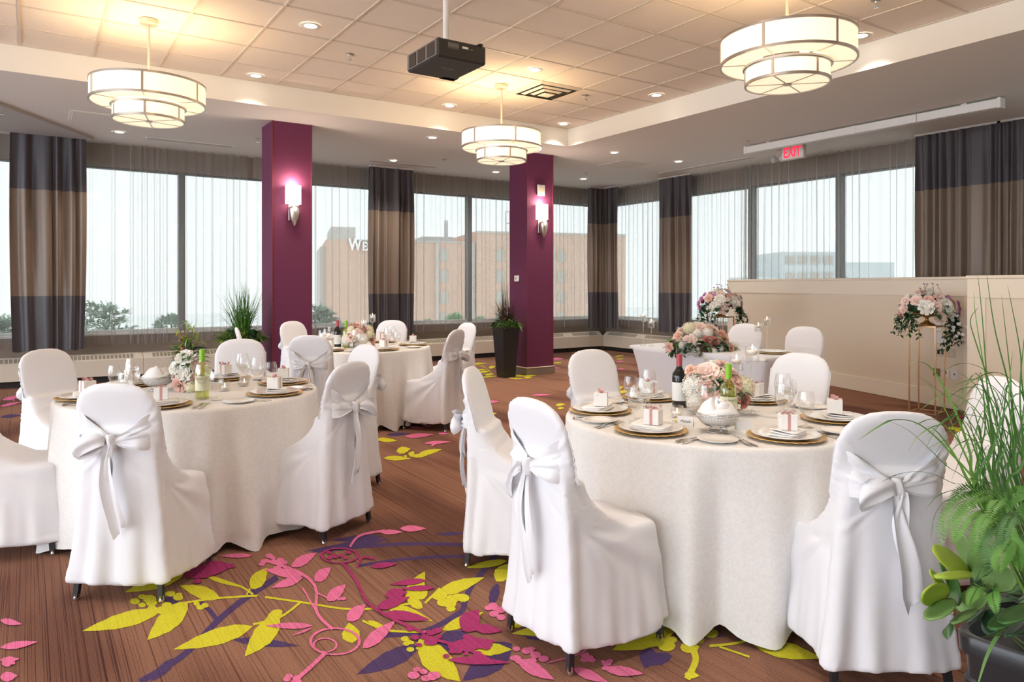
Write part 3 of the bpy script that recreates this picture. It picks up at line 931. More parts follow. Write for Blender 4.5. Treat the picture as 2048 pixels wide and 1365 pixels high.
def sheer(along, lo, hi, plane, label, seed, gather=None):
    R = random.Random(seed)
    n = max(24, int((hi - lo) / .011))
    P = []
    zz = [SOF - .002, 3.3, 3.0, 2.3, 1.6, 1.0, .53]
    folds = []
    x = 0
    while x < hi - lo:                         # pleats of uneven width
        wd = .07 + .10 * R.random()
        folds.append((x, wd, .012 + .020 * R.random(), R.random() * 6)); x += wd
    ph = R.random() * 6
    for z in zz:
        f = (SOF - z) / 3
        row = []
        for i in range(n):
            u = (hi - lo) * i / (n - 1)
            k2 = 0
            for (a, wd, am, p2) in folds:
                if a <= u < a + wd:
                    q = (u - a) / wd
                    k2 = am * (math.sin(PI * q) ** 2 * 1.5 - .5 * math.sin(2 * PI * q + p2)) * (.8 + .5 * f) + .004 * math.sin(5 * f + p2)
                    break
            dpt = k2 + .006 * math.sin(2.7 * u + 2 * f + ph)
            if gather:
                g = math.exp(-((u + lo - gather) / .22) ** 2)
                dpt += .035 * g * math.sin(u * 140)
            zb = z + (.01 * math.sin(u * 40) if z < .6 else 0)
            if along == 'x': row.append((lo + u, plane - dpt, zb))
            else: row.append((plane - dpt, lo + u, zb))
        P.append(row)
    o = MB().grid(P).build('sheer_curtain', 'sheer', None, True)
    return tag(o, label, 'curtain', 'sheer grey curtains over the windows')
YS, XS = 11.88, 10.27
sheer('x', XL, ux(30, YS), YS, 'sheer grey curtain at the photo edge, left of the first drape', 11)
sheer('x', ux(150, YS), ux(497, YS), YS, 'sheer grey curtain over the windows between first drape and plum column', 12)
sheer('x', ux(506, YS), ux(752, YS), YS, 'sheer grey curtain behind the first plum column', 13)
sheer('x', ux(812, YS), ux(1195, YS), YS, 'sheer grey curtain behind the second plum column', 14)
sheer('y', uy(1325, XS), YS - .02, XS, 'sheer grey curtain between corner drape and the next drape', 15)
sheer('y', uy(1838, XS), uy(1376, XS), XS, 'sheer grey curtain with gathered seam above the partition', 16, gather=uy(1500, XS))

# ------------------------------------------------------------------ ceiling fixtures
def pendant(cx, cy, label):
    t = thing('drum_pendant_light', label, 'pendant lamp', (cx, cy, 0), 0, 'two-tier drum pendants')
    z = EYE
    zt, zb, R1 = z + 1.757, z + 1.573, .46
    yt, yb, R2 = z + 1.557, z + 1.426, .288
    MB().lathe([(.001, CEI - .043), (.07, CEI - .043), (.075, CEI - .04), (.075, CEI - .001)], 28).build('ceiling_canopy', 'canopy_metal', t, 'auto')
    MB().tube([(0, 0, zt - .02), (0, 0, CEI - .04)], .011, 10).build('rod', 'canopy_metal', t, 'auto')
    def ring(r, za, zb_, wd=.012):
        return MB().lathe([(r - wd, za), (r + .003, za), (r + .003, zb_), (r - wd, zb_), (r - wd, za)], 64)
    def tier(R, a, b, pre, nsp, hub):
        MB().lathe([(R - .004, b + .004), (R - .004, a - .004)], 64).build(pre + '_shade', 'lamp_shade', t, True)
        MB().lathe([(hub, b + .006), (R - .006, b + .006)], 64).build(pre + '_diffuser', 'lamp_shade', t, True)
        ring(R, a - .018, a).build(pre + '_top_ring', 'nickel', t, 'auto')
        ring(R, b, b + .018).build(pre + '_bottom_ring', 'nickel', t, 'auto')
        bar = MB().bbox(R - .003, R + .005, -.009, .009, b + .016, a - .016, .002).mesh('frame_bar', 'nickel')
        sp = MB().bbox(hub, R - .008, -.005, .005, b + .001, b + .0055, .001).mesh('spoke', 'nickel')
        for i in range(nsp):
            a_ = 2 * PI * (i + .28) / nsp
            link_child('frame_bar', bar, t, (0, 0, 0), (0, 0, a_))
            link_child('spoke', sp, t, (0, 0, 0), (0, 0, a_))
    tier(R1, zt, zb, 'upper', 6, R2 - .02)
    tier(R2, yt, yb, 'lower', 6, .01)
    MB().lathe([(.0, yb - .004), (.03, yb - .004), (.034, yb + .004)], 20).build('hub', 'nickel', t, 'auto')
    MB().lathe([(R2 - .03, yt - .012), (R2 + .014, yt - .012), (R2 + .014, yt + .002), (R2 - .03, yt + .002)], 64).build('tier_collar', 'nickel', t, 'auto')
    bulb = MB().lathe([(.0, -.05), (.03, -.04), (.04, 0), (.03, .04), (.015, .06), (.0, .06)], 12).mesh('bulb', 'lamp_shade', True)
    for i in range(3):
        a_ = 2 * PI * i / 3
        link_child('bulb', bulb, t, (.2 * math.cos(a_), .2 * math.sin(a_), zt - .09))
    L = bpy.data.lights.new('pendant_glow', 'POINT')
    L.energy = 4.6
    L.color = (1.0, .70, .38)
    L.shadow_soft_size = .12
    for i in range(3):
        lo = bpy.data.objects.new('pendant_glow', L)
        COL.objects.link(lo)
        lo.parent = t
        lo.location = (.3 * math.cos(2.1 * i + .5), .3 * math.sin(2.1 * i + .5), zt + .005)
pendant(.872, 7.003, 'two-tier drum pendant lamp over the middle table, nearest the first drape')
pendant(4.533, 7.013, 'two-tier drum pendant lamp hanging in front of the second plum column')
pendant(4.485, 3.20, 'two-tier drum pendant lamp closest to the camera, over the near table')

pendant(.872, 3.20, 'two-tier drum pendant lamp out of view above the camera side of the aisle')

DL = MB().lathe([(.055, -.002), (.085, -.006), (.092, 0)], 28).mesh('trim_ring', 'pole_white', True)
DLs = MB().lathe([(0.0001, -.001), (.056, -.002)], 28).mesh('lens', 'downlight', True)
def downlight(u, v, z, desc):
    p = at_z(u, v, z)
    t = thing('recessed_downlight', f'round recessed downlight {desc}', 'ceiling light', V3(p, z - .004), 0, 'recessed ceiling downlights')
    link_child('trim_ring', DL, t); link_child('lens', DLs, t)
    L = bpy.data.lights.new('downlight_beam', 'SPOT')
    L.energy = 60; L.color = (1, .89, .77); L.spot_size = 1.9; L.spot_blend = .8; L.shadow_soft_size = .05
    o = bpy.data.objects.new('downlight_beam', L)
    COL.objects.link(o); o.parent = t; o.location = (0, 0, -.012)
for u, v, z, ds in ((621, 51, CEI, 'in the tiles nearest the projector pole'), (512, 151, CEI, 'in the tiles between first pendant and projector'), (899, 211, CEI, 'in the tiles just before the second pendant'),
                    (1069, 139, CEI, 'in the tile beside the square air diffuser'), (1313, 190, CEI, 'in the tiles along the right-hand fascia'), (1127, 248, CEI, 'in the corner tile above the fascia corner'), (1722, 71, CEI, 'in the tiles peeking out behind the nearest pendant'),
                    (239, 264, SOF, 'in the soffit below the first pendant'), (865, 275, SOF, 'in the soffit between the two plum columns, farther from the windows'), (787, 321, SOF, 'in the soffit above the drape between the columns'),
                    (992, 344, SOF, 'in the soffit in front of the second column, by the sheers'), (1167, 358, SOF, 'in the soffit next to the corner drape'), (1229, 305, SOF, 'in the soffit beyond the fascia corner'), (1357, 323, SOF, 'in the soffit near the end of the screen housing')):
    downlight(u, v, z, ds)
# the same lamps carry on over the near half of the room, above the frame
NEARBY = ['over the near aisle', 'over the camera side of the near table', 'over the near partition', 'over the middle table', 'short of the middle table', 'over the far side of the near table']
for x, y in ((1.2, 1.4), (3.6, 1.2), (5.8, 1.2), (-1.6, 3.9), (-1.6, 1.4), (2.7, 3.1)):
    c_ = (CY * x - SY * y, SY * x + CY * y)
    if c_[1] > .3: downlight(1024 + FPX * c_[0] / c_[1], HOR - FPX * (CEI - EYE) / c_[1], CEI, f'above the frame, {NEARBY.pop(0)}')

spk = MB().lathe([(.0001, -.004), (.035, -.006), (.04, 0)], 16).mesh('escutcheon', 'nickel', True)
sp2 = MB().lathe([(.009, -.05), (.009, -.005)], 8).lathe([(.0001, -.055), (.022, -.053), (.022, -.05), (.009, -.048)], 12).mesh('deflector', 'chrome', 'auto')
def sprinkler(u, v, z, desc):
    t = thing('sprinkler_head', f'small sprinkler head {desc}', 'sprinkler', V3(at_z(u, v, z), z - .003), 0, 'ceiling sprinklers')
    link_child('escutcheon', spk, t); link_child('deflector', sp2, t)
for u, v, z, ds in ((701, 109, CEI, 'in the tiles behind the projector'), (1171, 191, CEI, 'in the tile past the square diffuser'), (1752, 1, CEI, 'in the tiles at the top edge above the nearest pendant'),
                    (516, 277, SOF, 'in the soffit before the first plum column'), (889, 319, SOF, 'in the soffit near the drape between the columns'), (1173, 346, SOF, 'in the soffit beside the downlight of the room corner'),
                    (3, 220, SOF - .012, 'in the lower ceiling panel at the photo edge'), (1498, 283, SOF, 'in the soffit at the far end of the screen housing')):
    sprinkler(u, v, z, ds)

def air_diffuser():
    x, y = TX - 1.5 * TS, TY + .5 * TS
    x, y = at_z(1093, 178, CEI)
    x = TX + TS * (round((x - TX) / TS - .5) + .5); y = TY + TS * (round((y - TY) / TS - .5) + .5)
    t = thing('air_diffuser', 'square louvred air diffuser set in a ceiling tile beside the second pendant', 'vent', (x, y, CEI), 0)
    MB().box(-.29, .29, -.29, .29, -.004, .0).build('backing', 'vent_dark', t)
    for i, (r, zz) in enumerate(((.295, -.008), (.215, -.022), (.135, -.034))):
        mb = MB()
        w = .03
        o = [(-r, -r), (r, -r), (r, r), (-r, r)]
        q = r - w
        n_ = [(-q, -q), (q, -q), (q, q), (-q, q)]
        mb.loft([[(a, b, zz - .012) for a, b in n_], [(a, b, zz + .004) for a, b in o], [(a, b, zz + .008) for a, b in o], [(a, b, zz - .008) for a, b in n_]], False, False)
        mb.build('cone_frame', 'grid_metal', t)
    MB().bbox(-.075, .075, -.075, .075, -.056, -.046, .004).build('centre_plate', 'grid_metal', t)
air_diffuser()
def slot_diffuser(name, label, x0, x1, y0, y1, z, m='vent_grey'):
    t = thing(name, label, 'vent', ((x0 + x1) / 2, (y0 + y1) / 2, z))
    dx, dy = (x1 - x0) / 2, (y1 - y0) / 2
    MB().bbox(-dx, dx, -dy, dy, -.008, 0, .003).build('frame', 'soffit_paint', t)
    n = 3 if min(dx, dy) < .08 else 8
    for i in range(n):
        if dx > dy:
            q = -dy + .02 + (2 * dy - .04) * (i + .5) / n
            MB().box(-dx + .03, dx - .03, q - .008, q + .008, -.0095, -.0075).build('slot', m, t)
        else:
            q = -dx + .02 + (2 * dx - .04) * (i + .5) / n
            MB().box(q - .008, q + .008, -dy + .03, dy - .03, -.0095, -.0075).build('slot', m, t)
a, b = at_z(283, 284, SOF), at_z(462, 297, SOF)
slot_diffuser('linear_diffuser', 'long linear air diffuser in the soffit above the conifer window', a[0], b[0], 11.12, 11.26, SOF)
a, b = at_z(722, 326, SOF), at_z(862, 338, SOF)
slot_diffuser('linear_diffuser', 'long linear air diffuser in the soffit above the middle drape', a[0], b[0], 11.12, 11.26, SOF)
a, b = at_z(1350, 350, SOF), at_z(1530, 316, SOF)
slot_diffuser('linear_diffuser', 'long linear air diffuser in the soffit along the short wall before the exit sign', 9.55, 9.69, b[1], a[1], SOF)
p = at_z(1250, 329, SOF)
slot_diffuser('return_grille', 'rectangular grey return grille in the soffit near the room corner', p[0] - .32, p[0] + .32, p[1] - .32, p[1] + .32, SOF)
p = at_z(195, 236, SOF)
t = thing('access_panel', 'square access panel outlined in the soffit behind the first pendant', 'access panel', V3(p, SOF))
MB().bbox(-.3, .3, -.3, .3, -.006, 0, .002).build('frame', 'soffit_fascia', t)
MB().bbox(-.27, .27, -.27, .27, -.009, -.005, .002).build('hatch', 'soffit_paint', t)

# projector on its pole
t = thing('ceiling_projector', 'black ceiling projector with side grilles hanging on a white pole', 'projector', (2.645, 4.87, EYE + 1.646))
MB().bbox(-.205, .205, -.25, .25, 0, .140, .012).build('body', 'projector_black', t)
MB().bbox(-.2095, -.204, -.24, .24, .012, .128, .004).build('side_panel', 'projector_grey', t)
for i in range(3):
    MB().bbox(-.2125, -.208, -.215 + .15 * i, -.215 + .15 * i + .12, .022, .118, .004).build('air_filter', 'projector_mesh', t)
MB().bbox(-.12, -.03, -.2525, -.249, .085, .118, .002).build('connector_panel', 'projector_grey', t)
for i in range(7):
    MB().box(-.115 + .012 * i, -.109 + .012 * i, -.2535, -.25, .072, .085).build('vent_fin', 'projector_grey', t)
MB().bbox(.0, .05, -.2525, -.249, .090, .106, .001).build('rating_label', 'plate_white', t)
MB().bbox(.065, .09, -.2525, -.249, .088, .098, .001).build('warning_label', 'projector_grey', t)
MB().bbox(.14, .175, -.26, -.2, .138, .153, .005).build('lamp_cover_latch', 'projector_black', t)
MB().bbox(.07, .22, .18, .27, .0, .09, .012).build('lens_housing', 'projector_black', t)
MB().bbox(-.05, .05, -.03, -.012, -.0012, .0005, .0003).build('maker_mark', 'projector_grey', t)
MB().bbox(-.08, .08, -.08, .08, .145, .153, .003).build('mount_plate', 'pole_white', t)
for sx in (-1, 1):
    for sy in (-1, 1):
        MB().tube([(sx * .07, sy * .07, .14), (sx * .05, sy * .05, .175)], .009, 8).build('mount_arm', 'nickel', t)
MB().lathe([(.045, .152), (.045, .17), (.03, .185)], 20, cap0=True).build('mount_collar', 'pole_white', t, 'auto')
MB().tube([(0, 0, .16), (0, 0, CEI - EYE - 1.646)], .024, 18).build('pole', 'pole_white', t, 'auto')

# projection screen housing
t = thing('screen_housing', 'long white motorised screen housing bracketed under the soffit', 'projection screen', (8.78, 5.27, EYE + 1.93))
MB().bbox(-.05, .05, -1.67, 1.67, 0, .098, .006).build('case', 'screen_white', t)
MB().bbox(-.053, .053, -.03, .03, -.002, .100, .002).build('joint_strip', 'plate_white', t)
MB().bbox(-.053, -.051, -.8, -.79, .0, .098, .0005).build('seam', 'vent_grey', t)
for s in (-1, 1):
    MB().bbox(-.058, .058, s * 1.67 - .02, s * 1.67 + .02, -.008, .106, .006).build('end_cap', 'plate_white', t)
    MB().bbox(-.02, .02, s * 1.3 - .03, s * 1.3 + .03, .098, .1195, .002).build('bracket', 'pole_white', t)

# exit sign and emergency heads
px, py = at_z(1587, 292, SOF - .01)
t = thing('exit_sign', 'lit exit sign with red letters hanging by the screen housing', 'exit sign', (px, py, SOF - .21), -PI / 2 - .12)
t.rotation_euler[2] = -PI / 2
MB().bbox(-.19, .19, -.03, .03, 0, .205, .006).build('casing', 'exit_white', t)
MB().bbox(-.175, .175, -.033, -.029, .012, .193, .002).build('face_plate', 'plate_white', t)
text('EXIT', .205, 'exit_red', t, (0, -.0345, .100), (PI / 2, 0, 0), (.72, 1, 1), .001, .004, 0, .95)
px, py = at_z(1553, 300, SOF - .01)
t = thing('emergency_light', 'white twin-head emergency light beside the exit sign', 'emergency light', (px + .1, py, SOF - .17), -PI / 2)
MB().bbox(-.06, .06, -.02, .05, .06, .168, .006).build('battery_box', 'exit_white', t)
for s in (-1, 1):
    hd = MB().lathe([(.0001, 0), (.03, .0), (.05, .035), (.052, .06)], 18).xform(Matrix.Translation((s * .06, -.03, .03)) @ Matrix.Rotation(math.radians(100), 4, 'X') @ Matrix.Rotation(s * .35, 4, 'Y'))
    ho = hd.build('lamp_head', 'exit_white', t, True)
    MB().lathe([(.0001, .058), (.046, .056)], 18).xform(Matrix.Translation((s * .06, -.03, .03)) @ Matrix.Rotation(math.radians(100), 4, 'X') @ Matrix.Rotation(s * .35, 4, 'Y')).build('lens', 'lens_grey', ho, True)

# wall sconces, thermostat, speaker plate on the columns
def sconce(x, y, label):
    t = thing('wall_sconce', label, 'wall lamp', (x, y, 0), 0, 'sconces on the plum columns')
    MB().bbox(-.05, .05, -.016, -.001, 2.20, 2.42, .003).build('back_plate', 'nickel', t)
    prof = [(.0001, 2.12), (.012, 2.125), (.024, 2.15), (.048, 2.22), (.064, 2.30), (.068, 2.345), (.060, 2.375), (.03, 2.392), (.012, 2.395), (.012, 2.412)]
    MB().lathe(prof, 24, c=(0, -.085, 0)).build('urn_body', 'nickel', t, True)
    MB().tube([(0, -.016, 2.32), (0, -.06, 2.32)], .012, 8).build('arm', 'nickel', t)
    q = []
    for i in range(17):
        a_ = PI * (i / 16)
        q.append((.092 * math.cos(a_), -.085 - .085 * math.sin(a_) * .9 + .03))
    loop = [(x_, y_) for x_, y_ in q] + [(-.092, -.01), (.092, -.01)]
    mb = MB()
    mb.loft([[(a_, b_, 2.405) for a_, b_ in loop], [(a_, b_, 2.635) for a_, b_ in loop]], False, False)
    mb.build('shade', 'sconce_shade', t, 'auto')
    L = bpy.data.lights.new('sconce_glow', 'POINT'); L.energy = 5; L.color = (1, .78, .62); L.shadow_soft_size = .05
    o = bpy.data.objects.new('sconce_glow', L); COL.objects.link(o); o.parent = t; o.location = (0, -.07, 2.66)
    L = bpy.data.lights.new('sconce_glow', 'POINT'); L.energy = 2.2; L.color = (1, .78, .62); L.shadow_soft_size = .05
    o = bpy.data.objects.new('sconce_glow', L); COL.objects.link(o); o.parent = t; o.location = (0, -.2, 2.36)
sconce(2.515 + .25, 9.13, 'lit wall sconce with nickel urn on the first plum column')
sconce(6.37 + .25, 9.13, 'lit wall sconce with nickel urn on the second plum column')
t = thing('wall_speaker', 'small cream square box above the sconce on the second column', 'speaker', (6.37 + .25, 9.128, 2.86))
MB().bbox(-.07, .07, -.03, 0, -.085, .085, .006).build('housing', 'plate_white', t)
MB().bbox(-.05, .05, -.033, -.029, -.045, .065, .002).build('grille', 'plate_beige', t)
r_ = room((1035 - 1024) / FPX, 1); tt = 6.37 / r_[0]
t = thing('thermostat', 'white square thermostat on the shaded side of the second column', 'thermostat', (6.368, r_[1] * tt, EYE + (571 - 557.5) / FPX * tt), -PI / 2)
MB().bbox(-.06, .06, -.025, 0, -.047, .047, .008).build('housing', 'plate_white', t)
MB().bbox(-.035, .008, -.0265, -.024, -.018, .026, .002).build('display', 'far_window', t)

# ------------------------------------------------------------------ covered banquet chairs
def sup(a, e):
    return math.copysign(abs(math.cos(a)) ** e, math.cos(a)), math.copysign(abs(math.sin(a)) ** e, math.sin(a))
def chair_cover_mesh(seed):
    R = random.Random(seed)
    n = 48
    mb = MB()
    # skirt: hem up to the seat
    loops = []
    ph = [R.random() * 6 for _ in range(4)]
    for z in (.075, .11, .16, .24, .32, .40, .445, .47, .482):
        f = max(0, (.47 - z) / .41)
        hx = .205 + .040 * f ** 1.2; y0 = -.235 - .035 * f; y1 = .205 + .045 * f
        if z > .45: hx -= .012 * (z - .45) / .02; y1 -= .010 * (z - .45) / .02
        if z > .475: hx -= .03; y1 -= .03
        L = []
        for j in range(n):
            a = 2 * PI * j / n
            cx, sy = sup(a, .42)
            w = 1 + f * (.030 * math.sin(7 * a + ph[0]) + .022 * math.sin(11 * a + ph[1]))
            zz = z + (.012 * math.sin(4 * a + ph[2]) if z < .12 else 0) * (1 if z < .09 else .5)
            L.append((cx * hx * w, (y0 + y1) / 2 + sy * (y1 - y0) / 2 * w, zz))
        loops.append(L)
    mb.loft(loops)
    # stretch web from back rail down to the seat sides
    loops = []
    for i in range(7):
        t = i / 6
        z = .40 + .27 * t
        s = max(0, min(1, (z - .46) / .21))
        y1 = .13 * (1 - s) ** 2.1 - .155 * (1 - (1 - s) ** 2.1) + .0
        y0 = -.255 - .02 * s
        hx = .196 - .020 * s
        loops.append([(sup(2 * PI * j / n, .5)[0] * hx, (y0 + y1) / 2 + sup(2 * PI * j / n, .5)[1] * max(.02, (y1 - y0) / 2), z) for j in range(n)])
    mb.loft(loops)
    # back: rounded top, wider at the shoulders, leaning away
    loops = []
    for i in range(19):
        t = i / 18
        z = .42 + .545 * (1 - (1 - t) ** 1.5)
        q = (z - .42) / .545
        yc = -.165 - .135 * q ** 1.15
        hx = .160 + .034 * min(1, q / .62) ** 1.2
        top = max(0, (q - .66) / .34)
        hx *= max(0.0, 1 - (top * .992) ** 3.1) ** .42 * .97 + .03 if top > 0 else 1
        dy = .034 - .012 * q
        if top > .85: dy *= .7
        loops.append([(sup(2 * PI * j / n, .6)[0] * hx, yc + sup(2 * PI * j / n, .6)[1] * dy, z) for j in range(n)])
    mb.loft(loops)
    # the rear fall of cloth from the tie to the floor
    loops = []
    for i in range(9):
        t = i / 8
        z = .078 + .68 * t
        hx = .243 - .075 * t ** .7
        y0 = -.297 + .030 * math.sin(PI * t) * .4 + (.010 * t)
        y1 = y0 + .075
        L = []
        for j in range(n):
            a = 2 * PI * j / n
            cx, sy = sup(a, .6)
            w = (1 - t) * (.012 * math.sin(cx * 9 + ph[3]) + .006 * math.sin(cx * 17 + ph[1]))
            L.append((cx * hx, (y0 + y1) / 2 + sy * (y1 - y0) / 2 + (w if sy < 0 else 0), z + (.010 * math.sin(cx * 14 + ph[0]) if i == 0 else 0)))
        loops.append(L)
    mb.loft(loops)
    tmp = mb.build('tmp', 'white_cloth')
    md = tmp.modifiers.new('r', 'REMESH'); md.mode = 'VOXEL'; md.voxel_size = .0115
    ms = tmp.modifiers.new('s', 'SMOOTH'); ms.factor = .6; ms.iterations = 7
    dg = bpy.context.evaluated_depsgraph_get()
    me = bpy.data.meshes.new_from_object(tmp.evaluated_get(dg))
    bpy.data.objects.remove(tmp)
    nv = len(me.vertices)
    co_ = np.empty(nv * 3, np.float32); me.vertices.foreach_get('co', co_); co_ = co_.reshape(-1, 3)
    no = np.empty(nv * 3, np.float32); me.vertices.foreach_get('normal', no); no = no.reshape(-1, 3)
    x, y, z = co_.T
    # gathers that run out from the knot behind the back
    dx, dz = x, z - .71
    r = np.hypot(dx, dz); th = np.arctan2(dz, np.abs(dx))
    rear = np.clip((-no[:, 1] - .25) / .4, 0, 1) * (y < -.17)
    band = np.exp(-((th - .42) / .42) ** 2) + .8 * np.exp(-((th + .75) / .28) ** 2)
    g = np.sin(th * 34 + 2.0 * np.sin(r * 14) + seed) * .5 + .5 * np.sin(th * 21 + 1 + np.sign(dx) * 2)
    d = rear * band * g * .0055 * np.clip(r / .05, 0, 1) * np.exp(-(r / .27) ** 4)
    # pulls at the sides of the back and drag lines from the seat's rear corners
    side = np.clip((np.abs(no[:, 0]) - .4) / .4, 0, 1) * (z > .5) * (z < .80)
    d += side * .0022 * np.sin(z * 230 + 3 * np.sin(y * 60))
    r2x, r2z = y + .20, z - .50
    th2 = np.arctan2(r2z, r2x); r2 = np.hypot(r2x, r2z)
    sd = np.clip((np.abs(no[:, 0]) - .3) / .5, 0, 1) * (z < .49) * (z > .1)
    d += sd * .006 * np.sin(th2 * 13 + seed) * np.exp(-((th2 + .62) / .5) ** 2) * np.clip(r2 / .08, 0, 1)
    # soft vertical flutes low down
    lo = np.clip((.42 - z) / .3, 0, 1) * (np.abs(no[:, 2]) < .6)
    ang = np.arctan2(y, x)
    d += lo * .0036 * (np.sin(ang * 13 + ph[0] + 1.2 * z) + .7 * np.sin(ang * 23 + ph[1]))
    # hem line
    d += .0012 * (np.abs(z - .112) < .006) * (np.abs(no[:, 2]) < .6) * -1
    # seat hollow
    co_ += no * d[:, None]
    sg = (np.abs(x) < .19) & (y > -.12) & (no[:, 2] > .6) & (z > .44) & (z < .60)
    co_[:, 2] -= np.where(sg, .018 * np.clip(1 - (x / .19) ** 2, 0, 1), 0)
    me.vertices.foreach_set('co', co_.astype(np.float32).ravel())
    me.polygons.foreach_set('use_smooth', [True] * len(me.polygons))
    me.materials.clear(); me.materials.append(MATS['white_cloth'])
    me.name = 'cover'
    me.update()
    return me
def rear_y(x, z):
    q = max(0, (z - .42) / .545)
    return -.165 - .135 * q ** 1.15 - (.034 - .012 * q) * math.sqrt(max(.2, 1 - (x / .2) ** 2 * .55))
def tie_meshes(side, seed, kind):
    """sash wings, knot, loop(s) and two tails, in chair space"""
    R = random.Random(seed)
    out = {}
    for s, nm in ((-1, 'sash_wing'), (1, 'sash_wing')):
        P = []
        nr = 15
        for i in range(9):
            t = i / 8
            row = []
            for j in range(nr):
                w = j / (nr - 1)
                zc = .71 + .050 * t ** .9
                hgt = .028 + .165 * t ** .9
                z = zc + (w - .5) * hgt - .02 * t * (1 - t)
                x = s * (.012 + .178 * t)
                yb = min(rear_y(x, z), -.285 if z < .74 else 0) - .010 - .014 * (1 - t) ** 2
                rid = (.0085 * math.sin(w * 17 + 1.5 * t + s + seed) + .0045 * math.sin(w * 31 + seed)) * (.35 + .65 * math.sin(PI * min(1, t * 1.1)))
                edge = .004 * (1 if j in (0, nr - 1) else 0)
                e = max(0, (t - .62) / .38); e = e * e * (3 - 2 * e)
                x = s * (.012 + .179 * t)
                qz = max(0, (z - .42) / .545)
                yb = yb * (1 - e) + (-.160 - .135 * qz ** 1.15) * e
                rid *= 1 - .6 * e
                row.append((x, yb - abs(rid) * 1.3 + edge, z))
            P.append(row)
        out.setdefault('sash_wing', []).append(MB().grid(P, flip=(s > 0)))
    kn = MB()
    loops = []
    for i in range(9):
        a = PI * i / 8
        rr = math.sin(a)
        rr = rr ** .6; loops.append([((.021 + .006 * math.cos(2 * a)) * rr * math.cos(2 * PI * j / 16) * (1 + .10 * math.sin(7 * j * .39 + 2 * a)) + .008 * math.cos(a), -.312 + .022 * rr * math.sin(2 * PI * j / 16) * (1 + .16 * math.sin(5 * j * .39 + a)), .708 + .034 * -math.cos(a)) for j in range(16)])
    kn.loft(loops)
    out['knot'] = [kn]
    def loop_mesh(s, ln, hg, drop):
        P = []
        for i in range(17):
            t = i / 16
            a = 2 * PI * t
            # flat teardrop ring from the knot out to the side and back
            px = s * (.02 + ln * .5 * (1 - math.cos(a)))
            far = .5 * (1 - math.cos(a))
            pz = .71 - drop * far + .012 * math.sin(a)
            w = .013 + hg * .42 * far ** .75
            py = -.330 - .020 * math.sin(a) - .012 * far
            P.append([(px + (.010 * math.sin(4.2 * q + 1.3) - .020 * (q - .5) ** 2 * 4) * far * s, py - .010 * math.sin(7.5 * q + 1.5 * a + seed) * (.3 + far), pz + w * (q - .5) * 2 + .02 * far * (1 - q)) for q in (0, .14, .28, .43, .57, .72, .86, 1)])
        return MB().grid(P)
    def tail(x0, x1, z1, wd, tw, ph):
        P = []
        for i in range(15):
            t = i / 14
            z = .70 + (z1 - .70) * t
            x = x0 + (x1 - x0) * t + .012 * math.sin(4 * t + ph)
            yb = min(-.318, -.318 + .004 * t) - .014 * math.sin(PI * t) - .006 * math.sin(5 * t + ph)
            w = wd * (.35 + .65 * min(1, t * 2.2)) * (1 if t < .93 else .55 + .45 * (1 - t) / .07)
            ang = tw * math.sin(2.6 * t + ph)
            row = []
            for q in (-1, -.6, -.2, .2, .6, 1):
                row.append((x + w * q * math.cos(ang), yb - abs(w * q * math.sin(ang)) - .008 * math.cos(q * PI * 1.2 + ph), z + (.05 * q * wd / .03 if i == 14 else 0) * .5))
            P.append(row)
        return MB().grid(P)
    if kind == 'bow':
        out['bow_loop'] = [loop_mesh(side, .125, .12, .03)]
        out['tail'] = [tail(.0, -side * .012, .50, .026, .5, 1.0 + seed), tail(side * .006, -side * .03, .32, .036, .6, 3.0 + seed)]
    else:
        out['bow_loop'] = [loop_mesh(side, .055, .10, .10)]
        out['tail'] = [tail(.0, .01, .46, .026, .6, 2 + seed), tail(.01, .03, .30, .030, .4, 4 + seed)]
    return {k_: [m.mesh(k_, 'white_satin', True) for m in v] for k_, v in out.items()}
COVERS = [chair_cover_mesh(s) for s in (1, 2, 3)]
leg_me = MB().loft([[(-.011, -.011, .012), (.011, -.011, .012), (.011, .011, .012), (-.011, .011, .012)], [(-.012, -.012, .30), (.012, -.012, .30), (.012, .012, .30), (-.012, .012, .30)]]).mesh('leg', 'black_metal')
glide_me = MB().lathe([(.0001, 0), (.013, 0), (.014, .008), (.012, .016), (.012, .026), (.0125, .028)], 12).mesh('glide', 'chrome', 'auto')
TIES = {(s, k_, v): tie_meshes(s, v, k_) for s in (-1, 1) for k_ in ('bow', 'droop') for v in (1, 2)}
NCH = [0]
def chair(X, Y, face, label, group=None, side=-1, kind='bow', top=True):
    """X, Y: camera-frame plan position of the top of the back; face: camera-frame heading it looks along"""
    f = Vector(face).normalized()
    ax, ay = room(X + f.x * .30, Y + f.y * .30)
    fr = room(f.x, f.y)
    i = NCH[0]; NCH[0] += 1
    t = thing('banquet_chair', label, 'chair', (ax, ay, 0), math.atan2(fr[1], fr[0]) - PI / 2, group or 'white covered banquet chairs')
    link_child('cover', COVERS[i % 3], t)
    tm = TIES[(side, kind, 1 + i % 2)]
    for nm, ms in tm.items():
        for m in ms: link_child(nm, m, t)
    for sx in (-1, 1):
        for sy in (-1, 1):
            l = link_child('leg', leg_me, t, (sx * .195, .185 if sy > 0 else -.262, 0), (sy * .09, -sx * .09, 0))
            link_child('glide', glide_me, l)
    return t
C1, C2, C3 = (-1.905, 4.33), (.98, 3.52), (-1.57, 7.51)
def fc(p, c, tw=0):
    d_ = Vector((c[0] - p[0], c[1] - p[1])); a_ = math.radians(tw)
    return (d_.x * math.cos(a_) - d_.y * math.sin(a_), d_.x * math.sin(a_) + d_.y * math.cos(a_))
CH = {}
def put(key, p, c, label, side=-1, kind='bow', tw=0):
    CH[key] = chair(p[0], p[1], fc(p, c, tw), label, None, side, kind)
